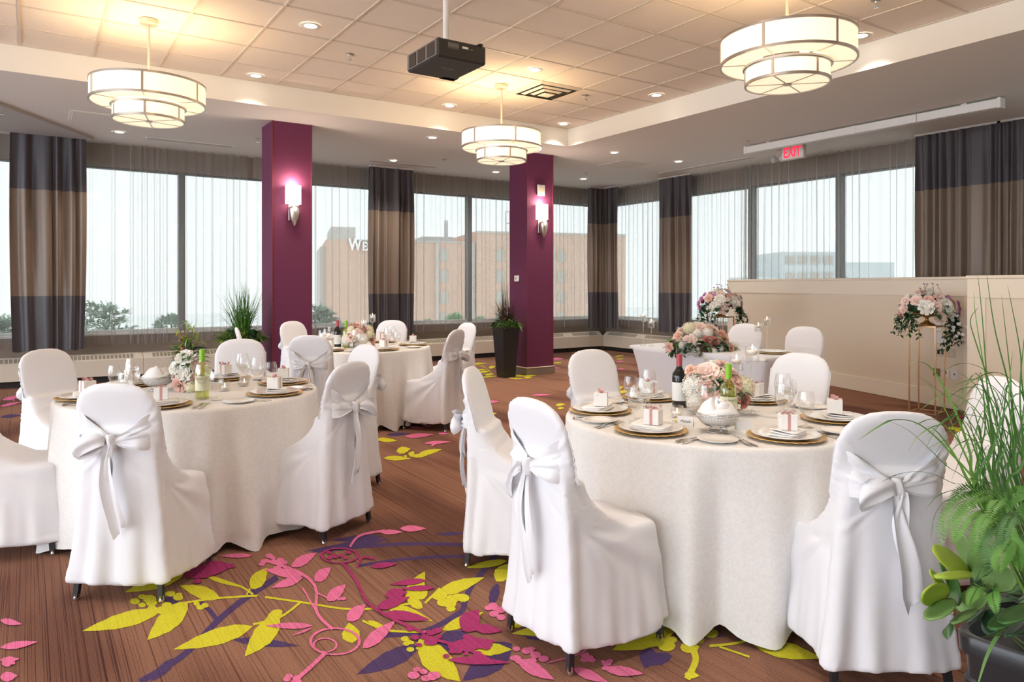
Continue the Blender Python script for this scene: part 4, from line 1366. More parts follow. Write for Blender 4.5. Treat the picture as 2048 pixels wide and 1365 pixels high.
put('L1', (-1.728, 3.14), C1, 'white covered chair with its back and flat bow to the camera at the middle table', -1, 'bow', -12)
put('L2', (-.884, 4.03), C1, 'white covered chair at the middle table beside the carpet aisle, bow to one side', 1, 'bow', -10)
put('C', (-1.036, 5.2), C1, 'white covered chair seen nearly edge-on behind the aisle chair of the middle table', -1, 'bow')
put('L4', (-2.15, 5.75), C1, 'white covered chair at the middle table before the green grass planter, facing the camera', 1, 'bow', 8)
put('L5', (-3.12, 4.83), C1, 'white covered chair at the middle table in front of the heater and first drape', 1, 'bow')
put('L6', (-2.88, 3.72), C1, 'white covered chair cut off by the photo edge, only its seat showing', 1, 'bow', -10)
put('R1', (.067, 2.72), C2, 'white covered chair of the near table with drooping tie, standing on the leafy carpet', -1, 'droop', -8)
put('R2', (-.223, 3.76), C2, 'white covered chair of the near table seen in profile beside the aisle', 1, 'bow')
put('R3', (.513, 4.80), C2, 'white covered chair of the near table in line with the second column, facing the camera', 1, 'bow', 8)
put('R4', (1.82, 4.545), C2, 'white covered chair of the near table in front of the beige partition, facing the camera', 1, 'bow', -6)
put('R5', (1.29, 2.43), C2, 'white covered chair of the near table closest to the potted fern, bow to the camera', -1, 'bow', -18)
put('R6', (2.28, 3.36), C2, 'white covered chair of the near table half hidden behind the fern and grass blades', 1, 'bow', 6)
put('A', (-2.61, 8.58), C3, 'white covered chair of the far table right against the first plum column', 1, 'bow', 10)
put('B', (-1.72, 6.15), C3, 'white covered chair of the far table with its tied back to the camera', -1, 'droop', 6)
put('D', (-1.455, 8.83), C3, 'white covered chair of the far table in front of the drape between the columns', 1, 'bow')
put('E', (-.52, 7.0), C3, 'white covered chair of the far table pulled out sideways, bow to the aisle', 1, 'bow', 4)
put('F', (-.494, 8.23), C3, 'white covered chair of the far table near the tall black planter, seen edge-on', 1, 'bow', 4)
put('G', (-2.78, 7.3), C3, 'white covered chair of the far table mostly hidden, only a sliver in the green plant', 1, 'bow', 12)
CH['H1'] = chair(2.60, 8.05, (-.60, -.80), 'white covered chair behind the head table, nearer the windows', None, 1, 'bow')
CH['H2'] = chair(3.02, 7.46, (-.62, -.78), 'white covered chair behind the head table, nearer the tall gold flower stand', None, 1, 'bow')

# ------------------------------------------------------------------ tables and cloths
TH = .752
def round_cloth(c, label, seed):
    x, y = room(*c)
    R0 = .703
    R = random.Random(seed)
    n = 220
    ph = [R.random() * 6 for _ in range(6)]
    nf = [13, 21, 29]
    t = thing('banquet_table', label.replace('tablecloth draped over', 'banquet table under'), 'table', (x, y, 0), 0, 'round banquet tables')
    MB().lathe([(.0001, TH - .022), (R0 - .01, TH - .022), (R0 - .006, TH - .012), (R0 - .01, TH - .0025), (.0001, TH - .0025)], 48).build('tabletop', 'box_white', t, 'auto')
    for i in range(4):
        a = PI / 4 + PI / 2 * i
        MB().tube([(.42 * math.cos(a), .42 * math.sin(a), 0), (.42 * math.cos(a), .42 * math.sin(a), TH - .02)], .014, 8).build('leg', 'black_metal', t)
    mb = MB()
    prof = [(.0001, TH), (.2, TH), (.4, TH), (.55, TH), (.66, TH), (.697, TH), (.708, TH - .002), (.715, TH - .009), (.718, TH - .02)]
    loops = [[(r * math.cos(2 * PI * j / n), r * math.sin(2 * PI * j / n), z) for j in range(n)] for r, z in prof]
    for i in range(1, 13):
        f = i / 12
        z = TH - .02 - (TH - .045) * f
        L = []
        for j in range(n):
            a = 2 * PI * j / n
            w = .55 * math.sin(nf[0] * a + ph[0] + .7 * math.sin(2 * a + ph[3])) + .42 * math.sin(nf[1] * a + ph[1] + .8 * math.sin(3 * a + ph[4])) + .30 * math.sin(nf[2] * a + ph[2] + 1.1 * math.sin(2 * a))
            w = w + .25 * w * abs(w)
            amp = .044 * f ** .8
            r = .718 + .030 * f + amp * w
            L.append((r * math.cos(a), r * math.sin(a), z + (.018 * -w * f ** 4)))
        loops.append(L)
    mb.loft(loops, True, False)
    o = mb.build('tablecloth', 'damask', None, True, (x, y, 0))
    tag(o, label, 'tablecloth', 'round white tablecloths')
round_cloth(C1, 'ivory damask tablecloth draped over the middle table with the bamboo-leaf flowers', 1)
round_cloth(C2, 'ivory damask tablecloth draped over the near table beside the potted fern', 5)
round_cloth(C3, 'ivory damask tablecloth draped over the far table between the columns', 3)
# head table
hx0, hx1, hy0, hy1 = 5.27, 5.98, 3.98, 5.70
t = thing('head_table', 'oblong head table under a white stretch cover pinched at its sides', 'table', ((hx0 + hx1) / 2, (hy0 + hy1) / 2, 0))
w_, l_ = (hx1 - hx0) / 2, (hy1 - hy0) / 2
MB().bbox(-w_ + .012, w_ - .012, -l_ + .012, l_ - .012, TH - .03, TH - .004, .006).build('tabletop', 'box_white', t)
for sx in (-1, 1):
    for sy in (-1, 1):
        MB().tube([(sx * (w_ - .16), sy * (l_ - .22), 0), (sx * (w_ - .16), sy * (l_ - .22), TH - .03)], .016, 8).build('leg', 'black_metal', t)
mb = MB(); loops = []
n = 96
for i in range(15):
    f = i / 14
    z = TH - (TH - .02) * f
    L = []
    for j in range(n):
        a = 2 * PI * j / n
        cx, sy = sup(a, .16)
        corner = (abs(cx) * abs(sy)) ** 6
        pull = .085 * math.sin(PI * min(1, f * .9)) * (1 - .25 * corner)
        L.append(((w_ - pull * .75) * cx, (l_ - pull) * sy, z - (.0 if f else 0)))
    loops.append(L)
top = [[(w_ * k_ * sup(2 * PI * j / n, .16)[0], l_ * k_ * sup(2 * PI * j / n, .16)[1], TH + .002) for j in range(n)] for k_ in (.02, .5, .985)]
mb.loft(top + loops, True, False)
mb.build('stretch_cover', 'white_satin', t, True)

# ------------------------------------------------------------------ tableware, one of each kind
scal = lambda a, r: 1 + (.028 * math.cos(26 * a) if r > .148 else 0)
o = MB().lathe([(.0001, .001), (.09, .001), (.125, .004), (.152, .011), (.156, .013), (.153, .015), (.125, .0085), (.09, .005), (.0001, .005)], 156, mod=scal).build('charger_plate', 'gold_rim', None, True)
proto('charger', tag(o, None, 'plate'))
o = MB().lathe([(.0001, .0), (.075, .0), (.08, .003), (.135, .017), (.137, .019), (.134, .0205), (.084, .0075), (.0001, .006)], 48).build('dinner_plate', 'porcelain', None, True)
proto('plate', tag(o, None, 'plate'))
o = MB().lathe([(.0001, .0), (.05, .0), (.055, .003), (.082, .011), (.0835, .0125), (.081, .0135), (.055, .0065), (.0001, .005)], 40).build('bread_plate', 'porcelain', None, True)
proto('bread', tag(o, None, 'plate'))
def napkin():
    mb = MB()
    for k_ in range(4):
        z0 = .0005 + k_ * .0052
        P = []
        n = 14
        dx = .004 * k_
        lay = []
        for (w, hgt, zz) in ((.083 - dx, .050, z0), (.088 - dx, .054, z0 + .0015), (.089 - dx, .055, z0 + .003), (.086 - dx, .052, z0 + .0048)):
            L = []
            for j in range(28):
                c_, s_ = sup(2 * PI * j / 28, .25)
                x, y = c_ * w, s_ * hgt
                lift = .010 * (k_ / 3) * max(0, -c_) * (1 + .4 * s_) + .0018 * math.sin(3 * c_ + 2 * s_ + k_)
                L.append((x + dx * .8, y + .003 * math.sin(k_ * 2), zz + lift))
            lay.append(L)
        mb.loft(lay, True, True)
    return mb.build('folded_napkin', 'napkin_white', None, True)
proto('napkin', tag(napkin(), None, 'napkin'))
def favour():
    s = .033
    o = MB().bbox(-s, s, -s, s, 0, .064, .0015).build('favour_box', 'box_white')
    r = MB()
    w = .006
    r.box(-w, w, -s - .0008, -s + .0002, .0005, .0645); r.box(-w, w, s - .0002, s + .0008, .0005, .0645)
    r.box(-w, w, -s - .0008, s + .0008, .0637, .0648)
    r.build('ribbon', 'ribbon_pink', o)
    b = MB()
    for sg in (-1, 1):
        P = []
        for i in range(11):
            a = 2 * PI * i / 10
            px = sg * (.002 + .015 * (1 - math.cos(a))); pz = .068 + .009 * math.sin(a) + .004 * (1 - math.cos(a))
            P.append([(px, q * (.004 + .004 * math.sin(a / 2)) + sg * .004 * (1 - math.cos(a)), pz) for q in (-1, 0, 1)])
        b.grid(P)
        P = []
        for i in range(8):
            t_ = i / 7
            P.append([(sg * (.002 + .032 * t_), q * .0045 - .014 * t_, .067 + .006 * math.sin(3.5 * t_) - .012 * t_ * t_ + .002 * q) for q in (-1, 0, 1)])
        b.grid(P)
    b.lathe([(.0001, .064), (.005, .066), (.006, .069), (.004, .073), (.0001, .074)], 10)
    b.build('bow', 'ribbon_pink', o, True)
    return o
proto('favour', tag(favour(), None, 'gift box'))
def fork():
    mb = MB()
    pts = [(-.003, -.09, .004), (-.0035, -.05, .002), (-.0022, 0, .003), (-.0022, .03, .007)]
    def strip(st):
        L = []
        for (w, y, z) in st:
            L.append([(-w, y, z - .001), (w, y, z - .001), (w * .8, y, z + .001), (-w * .8, y, z + .001)])
        mb.loft(L)
    strip([(.004, -.10, .003), (.0055, -.09, .003), (.0045, -.06, .0035), (.0028, -.02, .006), (.003, .01, .008), (.007, .022, .006), (.0105, .034, .004), (.0108, .048, .004)])
    for x in (-.0088, -.003, .003, .0088):
        mb.loft([[(x - .0018, .046, .003), (x + .0018, .046, .003), (x + .0018, .046, .005), (x - .0018, .046, .005)], [(x - .0012, .09, .0065), (x + .0012, .09, .0065), (x + .0012, .09, .0078), (x - .0012, .09, .0078)]])
    return mb.build('dinner_fork', 'silver', None, 'auto')
proto('fork', tag(fork(), None, 'fork'))
def knife():
    o = MB().loft([[(-w, y, .001), (w, y, .001), (w, y, t_), (-w, y, t_)] for w, y, t_ in ((.005, -.105, .006), (.0075, -.095, .009), (.0062, -.05, .008), (.005, -.012, .006))]).build('dinner_knife', 'silver', None, 'auto')
    MB().loft([[(-.004, -.013, .002), (.004, -.013, .002), (.004, -.013, .0045), (-.004, -.013, .0045)], [(-.009, .02, .001), (.006, .02, .001), (.006, .02, .0028), (-.009, .02, .0015)],
               [(-.0095, .07, .001), (.006, .07, .001), (.006, .07, .0026), (-.0095, .07, .0014)], [(.001, .105, .001), (.006, .10, .001), (.006, .10, .0022), (.001, .105, .0014)]]).build('blade', 'silver', o, 'auto')
    return o
proto('knife', tag(knife(), None, 'knife'))
def wine_glass(h, rb, rm, stem, lvl, name):
    """stemmed glass: foot, stem and bowl in one piece, a little water inside"""
    zb = stem
    prof = [(.0001, .001), (.033, .001), (.034, .0025), (.02, .0055), (.006, .012), (.0042, .03), (.0042, zb - .012), (.008, zb), (rb * .62, zb + .014), (rb * .93, zb + .038), (rb, zb + .058), (rb * .97, zb + .082), (rm * 1.02, h - .006), (rm, h)]
    o = MB().lathe(prof, 28).build(name, 'glass_clear', None, True)
    MB().lathe([(.0001, zb + .004), (rb * .56, zb + .014), (rb * .87, zb + .036), (rb * .95, lvl), (.0001, lvl)], 24).build('water', 'glass_water', o, 'auto')
    return o
proto('wine', tag(wine_glass(.195, .040, .033, .078, .078 + .05, 'wine_glass'), None, 'glass'))
proto('goblet', tag(wine_glass(.160, .037, .030, .050, .050 + .048, 'water_glass'), None, 'glass'))
def place_card():
    o = MB().add([(-.036, -.014, 0), (.036, -.014, 0), (.036, 0, .042), (-.036, 0, .042), (-.036, .014, 0), (.036, .014, 0), (.0355, -.0128, 0), (-.0355, -.0128, 0), (.0355, 0, .0405), (-.0355, 0, .0405), (.0355, .0128, 0), (-.0355, .0128, 0)],
                 [(0, 1, 2, 3), (3, 2, 5, 4), (6, 7, 9, 8), (8, 9, 11, 10), (1, 0, 7, 6), (4, 5, 10, 11)]).build('place_card', 'card_white')
    return o
proto('card', tag(place_card(), None, 'card'))
def card_text(o, body):
    text(body, .017, 'ink', o, (0, -.0078, .0206), (math.atan2(.042, .014), 0, 0), shear=.35)

def lay(tname, c, ang, seat, seed, bits='all', r_set=.548, nap=None):
    """one cover: charger, plate, napkin, favour box, fork pair, knives, bread plate, glasses"""
    R = random.Random(seed)
    a = math.radians(ang)
    dX, dY = math.cos(a), math.sin(a)
    px, py = room(c[0] + dX * r_set, c[1] + dY * r_set)
    f = room(-dX, -dY)
    rz = math.atan2(f[1], f[0]) - PI / 2
    M = Matrix.Rotation(rz, 3, 'Z')
    z = TH + .0008
    def at(x, y, zz=0):
        q = M @ Vector((x, y, 0))
        return (px + q.x, py + q.y, z + zz)
    where = f'{seat} on the {tname} table'
    g = lambda s: f'{s} on the {tname} table'
    place('charger', at(0, 0), rz + R.random(), f'gold scalloped charger {where}', g('gold chargers'))
    place('plate', at(0, 0, .0055), rz, f'white dinner plate {where}', g('white dinner plates'))
    nr = rz + (nap if nap is not None else R.choice((0, .25, -.3, .5)))
    place('napkin', at(0, -.01, .0125), nr, f'folded white napkin {where}', g('folded napkins'))
    bxy = at(R.uniform(-.01, .012), .004, .0345 + .0015)
    place('favour', bxy, rz + R.uniform(-.5, .5), f'white box with pink bow {where}', g('favour boxes'))
    if 'cut' in bits or bits == 'all':
        for i, x in enumerate((-.205, -.232)):
            place('fork', at(x, -.01 + .01 * i), rz + R.uniform(-.05, .05), f'{("inner", "outer")[i]} silver fork {where}', g('silver forks'))
        for i, x in enumerate((.196, .224)):
            place('knife', at(x, -.012), rz + R.uniform(-.05, .05), f'{("inner", "outer")[i]} silver knife {where}', g('silver knives'))
    place('bread', at(-.30, .03), rz, f'small white bread plate {where}', g('bread plates'))
    place('wine', at(.15, .215), rz, f'stemmed wine glass {where}', g('wine glasses'))
    place('goblet', at(.235, .175), rz, f'short water glass {where}', g('water glasses'))
    return at, rz
S2 = {'R1': 'at the drooping-tie chair', 'R5': 'at the chair by the fern', 'R6': 'at the chair behind the grass', 'R4': 'at the partition-side chair', 'R3': 'at the column-side chair', 'R2': 'at the profile chair'}
at1, rz1 = lay('near', C2, 226, S2['R1'], 1, nap=.05)
CARD = lambda: place('card', at1(.035, .225), rz1 + .35, 'white place card with handwriting beside the butter at the near table', 'place cards')
at5, rz5 = lay('near', C2, 286, S2['R5'], 2, nap=.6)
place('card', at5(-.06, .21), rz5 - .2, 'pale place card lying before the basket on the near table', 'place cards')
card_text(CARD(), 'Makala')
lay('near', C2, -14, S2['R6'], 3, nap=.1)
lay('near', C2, 50, S2['R4'], 4)
lay('near', C2, 113, S2['R3'], 5, nap=0)
lay('near', C2, 170, S2['R2'], 6, nap=-.4)
S1 = {'L1': 'at the chair backing to the camera', 'L2': 'at the chair by the aisle', 'C': 'at the edge-on chair', 'L4': 'at the grass-side chair', 'L5': 'at the chair before the heater', 'L6': 'at the cut-off chair'}
for i, (a, k_) in enumerate(((277, 'L1'), (-14, 'L2'), (37, 'C'), (92, 'L4'), (155, 'L5'), (212, 'L6'))):
    lay('middle', C1, a, S1[k_], 20 + i, nap={0: .7, 1: .55, 2: .2}.get(i))
S3 = {'B': 'at the front tied chair', 'E': 'at the pulled-out chair', 'F': 'at the chair by the black planter', 'D': 'at the chair before the drape', 'A': 'at the chair by the first column', 'G': 'at the mostly hidden chair'}
for i, (a, k_) in enumerate(((250, 'B'), (305, 'E'), (14, 'F'), (75, 'D'), (134, 'A'), (192, 'G'))):
    lay('far', C3, a, S3[k_], 40 + i, bits='')

# bottles, baskets, candles
def bottle(kind):
    p = [(.0001, 0), (.034, 0), (.037, .004), (.037, .155), (.034, .175), (.022, .192), (.0155, .206), (.0142, .222), (.0142, .268)]
    if kind == 'red':
        o = MB().lathe(p, 24).build('red_wine_bottle', 'bottle_dark', None, True)
        MB().lathe([(.0151, .213), (.0151, .272), (.0125, .2735), (.0001, .2738)], 20).build('capsule', 'capsule_red', o, 'auto')
        MB().lathe([(.0376, .035), (.0376, .130)], 24).build('label', 'label_paper', o, True)
    else:
        o = MB().lathe(p, 24).build('white_wine_bottle', 'bottle_green', None, True)
        MB().lathe([(.0001, .003), (.0345, .004), (.0348, .150), (.031, .168), (.020, .184), (.0001, .184)], 20).build('wine', 'bottle_green', o, True)
        MB().lathe([(.0151, .205), (.0151, .272), (.0125, .2735), (.0001, .2738)], 20).build('screw_cap', 'capsule_green', o, 'auto')
        MB().lathe([(.0376, .045), (.0376, .128)], 24).build('label', 'label_pale', o, True)
        text('WOOD', .012, 'ink', o, (.006, -.0384, .112), (PI / 2, 0, .15))
    return o
proto('red', tag(bottle('red'), None, 'bottle'))
proto('white', tag(bottle('white'), None, 'bottle'))
def on(X, Y, z=TH + .001):
    return V3(room(X, Y), z)
for key, X, Y, tn in (('red', .87, 3.77, 'near'), ('white', .985, 3.30, 'near'), ('white', -1.735, 4.06, 'middle'), ('red', -2.05, 4.52, 'middle'), ('red', -1.775, 7.37, 'far'), ('white', -1.685, 7.36, 'far')):
    place(key, on(X, Y), -YAW, {'red': f'dark red-wine bottle with red capsule on the {tn} table', 'white': f'white-wine bottle with lime green cap on the {tn} table'}[key], 'wine bottles on the round tables')
def basket():
    o = thing('bread_basket', None, 'basket')
    rim = [(.092 * math.cos(2 * PI * j / 40), .092 * math.sin(2 * PI * j / 40), .085) for j in range(41)]
    MB().tube(rim, .0026, 6).build('rim', 'silver', o, True)
    MB().tube([(.086 * math.cos(2 * PI * j / 40), .086 * math.sin(2 * PI * j / 40), .074) for j in range(41)], .0014, 5).build('hoop', 'silver', o, True)
    wire = MB().tube([(.0915, 0, .085), (.086, 0, .066), (.073, 0, .046), (.055, 0, .032), (.034, 0, .026)], .0011, 5).mesh('wire', 'silver', True)
    for i in range(40): link_child('wire', wire, o, (0, 0, 0), (0, 0, 2 * PI * i / 40))
    MB().tube([(.034 * math.cos(2 * PI * j / 24), .034 * math.sin(2 * PI * j / 24), .026) for j in range(25)], .002, 6).build('hoop', 'silver', o, True)
    MB().tube([(.042 * math.cos(2 * PI * j / 30), .042 * math.sin(2 * PI * j / 30), .0035) for j in range(31)], .003, 6).build('foot_ring', 'silver', o, True)
    for i in range(5):
        a = 2 * PI * i / 5
        MB().tube([(.034 * math.cos(a), .034 * math.sin(a), .026), (.042 * math.cos(a), .042 * math.sin(a), .004)], .0018, 5).build('foot_strut', 'silver', o, True)
    # napkin liner: a bowl of cloth with flaps standing up
    mb = MB(); loops = []
    n = 60
    for r, z, fl in ((.004, .031, 0), (.033, .032, 0), (.054, .038, 0), (.07, .051, 0), (.082, .070, 0), (.0865, .084, 0), (.084, .092, .006), (.074, .098, .008), (.055, .100, .008), (.034, .100, .006), (.015, .099, .003), (.001, .099, 0)):
        L = []
        for j in range(n):
            a = 2 * PI * j / n
            w = 1.1 * math.sin(2 * a + .6) + .5 * math.sin(3 * a + 2)
            L.append((r * (1 + .05 * fl / .02 * math.sin(5 * a)) * math.cos(a), r * (1 + .05 * fl / .02 * math.sin(5 * a)) * math.sin(a), z + fl * w))
        loops.append(L)
    mb.loft(loops)
    for phi, hgt, off in ((.3, .050, .010), (2.3, .058, .0), (4.3, .046, .014), (5.5, .040, .02)):
        P = []
        for i in range(11):
            v = i / 10
            row = []
            for j in range(13):
                u_ = -1 + j / 6
                a = phi + u_ * .95
                rr = .086 * (1 - v) + (off + .012 * abs(u_)) * v
                z = .082 + hgt * math.sin(PI * min(1, v * 1.12) * .72) * (1 - .75 * u_ * u_) + .006 * math.sin(5 * u_ + 7 * v + phi) * v + .012 * v
                row.append((rr * math.cos(a) - .018 * v * math.sin(phi) * u_, rr * math.sin(a) + .018 * v * math.cos(phi) * u_, z))
            P.append(row)
        mb.grid(P)
    mb.build('napkin_liner', 'napkin_white', o, True)
    return o
proto('basket', basket())
place('basket', on(.885, 3.12), .4, 'wire bread basket lined with a white napkin on the near table', 'bread baskets')
place('basket', on(-2.13, 4.36), 1.9, 'wire bread basket lined with a white napkin on the middle table', 'bread baskets')
place('basket', on(-1.92, 7.5), .9, 'wire bread basket lined with a white napkin on the far table', 'bread baskets')
def stem_candle(h):
    o = thing('stemmed_candle_glass', None, 'candle holder')
    MB().lathe([(.0001, .001), (.034, .001), (.036, .003), (.01, .012), (.0045, .03), (.0042, h - .11), (.009, h - .085), (.031, h - .076), (.0335, h - .07), (.0335, h)], 28).build('glass', 'glass_clear', o, True)
    MB().lathe([(.0001, h - .072), (.031, h - .072), (.0315, h - .035), (.0001, h - .035)], 24).build('water', 'glass_water', o, 'auto')
    MB().lathe([(.0001, h - .040), (.018, h - .038), (.026, h - .026), (.025, h - .018), (.0001, h - .014)], 20).build('floating_candle', 'wax', o, True)
    MB().lathe([(.0001, h - .014), (.003, h - .008), (.0035, h - .003), (.0012, h + .008), (.0001, h + .012)], 8).build('flame', 'flame', o, True)
    return o
proto('tall', stem_candle(.33)); proto('mid', stem_candle(.27))
for key, X, Y, lb in (('tall', 1.17, 3.53, 'tallest stemmed glass with floating candle on the near table'), ('mid', 1.14, 3.68, 'shorter stemmed candle glass behind the tallest on the near table'),
                      ('mid', -1.50, 7.33, 'stemmed candle glass before the taller one on the far table'), ('tall', -1.44, 7.48, 'tallest stemmed candle glass on the far table'),
                      ('tall', 1.376, 7.60, 'taller lit candle glass at the window end of the head table'), ('mid', 1.445, 7.52, 'shorter lit candle glass at the window end of the head table'),
                      ('mid', 2.31, 6.80, 'shorter lit candle glass near the chairs of the head table'), ('tall', 2.37, 6.74, 'taller lit candle glass near the chairs of the head table')):
    place(key, on(X, Y, TH + .003), 0, lb, 'floating candles in stemmed glasses')
def tealight():
    o = thing('tealight_glass', None, 'candle holder')
    MB().lathe([(.0001, .001), (.026, .001), (.029, .004), (.030, .055), (.0285, .055), (.0275, .008), (.0001, .006)], 24).build('glass', 'glass_clear', o, True)
    MB().lathe([(.0001, .007), (.02, .007), (.02, .022), (.0001, .022)], 18).build('candle', 'wax', o, 'auto')
    MB().lathe([(.0001, .022), (.003, .028), (.0035, .032), (.0012, .042), (.0001, .046)], 8).build('flame', 'flame', o, True)
    return o
proto('tea', tealight())
for X, Y, lb in ((-1.72, 4.34, 'tealight glass nearer the camera by the white bottle on the middle table'), (-1.68, 4.55, 'second tealight glass behind the first on the middle table'), (.79, 3.47, 'tealight glass beside the butter on the near table'), (1.03, 3.75, 'tealight glass behind the flowers on the near table')):
    place('tea', on(X, Y), 0, lb, 'tealights on the round tables')
bt = thing('butter_dish', 'small glass dish of yellow butter balls behind the handwritten card', 'dish', on(.765, 3.30))
MB().lathe([(.0001, .001), (.03, .001), (.036, .012), (.0365, .016), (.034, .0165), (.028, .005), (.0001, .004)], 24).build('dish', 'glass_clear', bt, True)
for i, (x, y) in enumerate(((-.014, .004), (.012, .012), (.006, -.014))):
    MB().lathe([(.0001, 0), (.010, .003), (.014, .010), (.012, .019), (.0001, .024)], 14, c=(x, y, .006)).build('butter_ball', 'butter', bt, True)

# ------------------------------------------------------------------ flowers
def petal(mb, a, r0, r1, h, w, curl, lean=0, nu=5, nv=4, mi=0):
    P = []
    for i in range(nv + 1):
        v = i / nv
        row = []
        rr = r0 + (r1 - r0) * v ** 1.3 + curl * v ** 5
        zz = h * (v ** .8) - abs(curl) * .5 * v ** 6
        ww = w * (math.sin(PI * (.18 + .72 * v)) ** .7)
        for j in range(nu):
            u = -1 + 2 * j / (nu - 1)
            aa = a + u * ww
            q = rr - .10 * r1 * (u * u) * (1 - v) + .04 * r1 * u * lean
            row.append((q * math.cos(aa), q * math.sin(aa), zz - .05 * h * u * u * v))
        P.append(row)
    mb.grid(P, mi)
def rose(m, seed, tight=0.0):
    R = random.Random(seed); mb = MB()
    for k_, (n, r0, r1, h, w, curl) in enumerate(((3, .03, .14, .62, 1.3, -.02), (3, .10, .26, .66, 1.15, .0), (4, .16, .42, .64, .95, .05), (5, .22, .62, .58, .80, .12), (5, .28, .84, .46, .78, .20), (6, .30, 1.0, .28, .70, .16))):
        for i in range(n):
            petal(mb, 2 * PI * (i + R.random() * .3) / n + k_ * .7, r0 * (1 - tight * .3), r1 * (1 - tight * .3 * (k_ / 5)), h * (1 + .08 * R.uniform(-1, 1) + tight * .2), w, curl * (1 - tight), R.uniform(-1, 1))
    mb.lathe([(.0001, -.12), (.2, -.08), (.36, .05), (.26, .40), (.12, .58), (.0001, .62)], 10)
    return mb.mesh('rose', m, True)
def peony(m, seed):
    R = random.Random(seed); mb = MB()
    for k_, (n, r0, r1, h, w) in enumerate(((6, .02, .18, .60, .7), (8, .08, .36, .62, .55), (9, .12, .56, .56, .5), (10, .16, .78, .44, .48), (10, .18, 1.0, .26, .46))):
        for i in range(n):
            petal(mb, 2 * PI * (i + R.random() * .5) / n + k_ * .5, r0, r1 * R.uniform(.88, 1.08), h * R.uniform(.85, 1.15), w, .05 * R.random(), R.uniform(-1, 1), 4, 3)
    mb.lathe([(.0001, -.05), (.35, .02), (.40, .22), (.28, .46), (.0001, .56)], 12)
    return mb.mesh('peony', m, True)
def hydrangea(m, seed):
    R = random.Random(seed); mb = MB()
    n = 70
    for i in range(n):
        ph_ = math.acos(1 - 1.75 * (i + .5) / n); th_ = i * 2.39996
        c = Vector((math.sin(ph_) * math.cos(th_), math.sin(ph_) * math.sin(th_), math.cos(ph_))) * R.uniform(.86, 1.0)
        nrm = c.normalized()
        u = nrm.orthogonal().normalized(); v = nrm.cross(u)
        rot = R.random() * PI
        for k_ in range(4):
            a = rot + k_ * PI / 2
            d0 = u * math.cos(a) + v * math.sin(a); d1 = u * math.cos(a + .9) + v * math.sin(a + .9); d2 = u * math.cos(a + .45) + v * math.sin(a + .45)
            mb.add([c, c + d0 * .16 + nrm * .03, c + d2 * .25 + nrm * .05, c + d1 * .16 + nrm * .03], [(0, 1, 2, 3)])
    mb.lathe([(.0001, -.78), (.6, -.5), (.8, 0), (.6, .55), (.0001, .8)], 12)
    return mb.mesh('hydrangea', m, True)
def leaf_mesh(name, m, w=.42, fold=.12, droop=.25, n=6, tip=1.0):
    P = []
    for i in range(n + 1):
        t_ = i / n
        ww = w * .5 * math.sin(PI * min(1, t_ ** .75)) ** .9 if i not in (0,) else .02
        if i == n: ww = .004
        z = -droop * t_ * t_ + .06 * math.sin(PI * t_)
        P.append([(-ww, t_, z + fold * ww), (-ww * .5, t_, z + fold * ww * .3), (0, t_, z - .02 * math.sin(PI * t_)), (ww * .5, t_, z + fold * ww * .3), (ww, t_, z + fold * ww)])
    return MB().grid(P).mesh(name, m, True)
FL = {'rose_blush': rose('rose_blush', 1), 'rose_pale': rose('rose_pale', 2), 'rose_dusky': rose('rose_dusky', 3, .3), 'rose_peach': rose('rose_peach', 4, .2), 'peony_white': peony('bloom_white', 5), 'peony_pale': peony('rose_pale', 6),
      'hyd_white': hydrangea('bloom_white', 7), 'hyd_cream': hydrangea('bloom_cream', 8), 'orchid': peony('orchid', 9)}
FNAME = {'rose_blush': 'rose', 'rose_pale': 'rose', 'rose_dusky': 'rose', 'rose_peach': 'rose', 'peony_white': 'peony', 'peony_pale': 'peony', 'hyd_white': 'hydrangea', 'hyd_cream': 'hydrangea', 'orchid': 'orchid'}
LF = {'dark': leaf_mesh('leaf', 'leaf_dark', .5), 'mid': leaf_mesh('leaf', 'leaf_mid', .5), 'light': leaf_mesh('leaf', 'leaf_light', .3, droop=.35), 'round': leaf_mesh('leaf', 'leaf_dark', .72, droop=.15), 'bamboo': leaf_mesh('leaf', 'leaf_lime', .16, droop=.3)}
def orient(o, nrm, spin=0):
    q = Vector(nrm).normalized().to_track_quat('Z', 'Y')
    o.rotation_mode = 'QUATERNION'
    from mathutils import Quaternion
    o.rotation_quaternion = q @ Quaternion((0, 0, 1), spin)
def orient_leaf(o, d, spin=0):
    from mathutils import Quaternion
    q = Vector(d).normalized().to_track_quat('Y', 'Z')
    o.rotation_mode = 'QUATERNION'
    o.rotation_quaternion = q @ Quaternion((0, 1, 0), spin)
def bloom(t, kind, p, nrm, r, spin=0):
    o = link_child(FNAME[kind], FL[kind], t, p, sc=(r, r, r)); orient(o, nrm, spin); return o
def leafy(t, kind, p, d, s, spin=0):
    o = link_child('leaf', LF[kind], t, p, sc=(s, s, s)); orient_leaf(o, d, spin); return o
def add_leaf(mb, p, d, s, w=.45, droop=.2, side=None):
    """a small two-sided leaf of six faces appended to a joined foliage mesh"""
    d = Vector(d).normalized()
    sd = (side or d.cross(Vector((0, 0, 1)))).normalized() if abs(d.z) < .98 or side else Vector((1, 0, 0))
    up = sd.cross(d)
    p = Vector(p)
    c = []
    for t_, ww in ((0, .03), (.3, .85), (.62, .9), (1, .02)):
        m_ = p + d * (s * t_) - up * (droop * s * t_ * t_)
        c.append((m_ - sd * (w * s * .5 * ww) + up * (.06 * s * ww), m_, m_ + sd * (w * s * .5 * ww) + up * (.06 * s * ww)))
    mb.grid([list(r) for r in c])
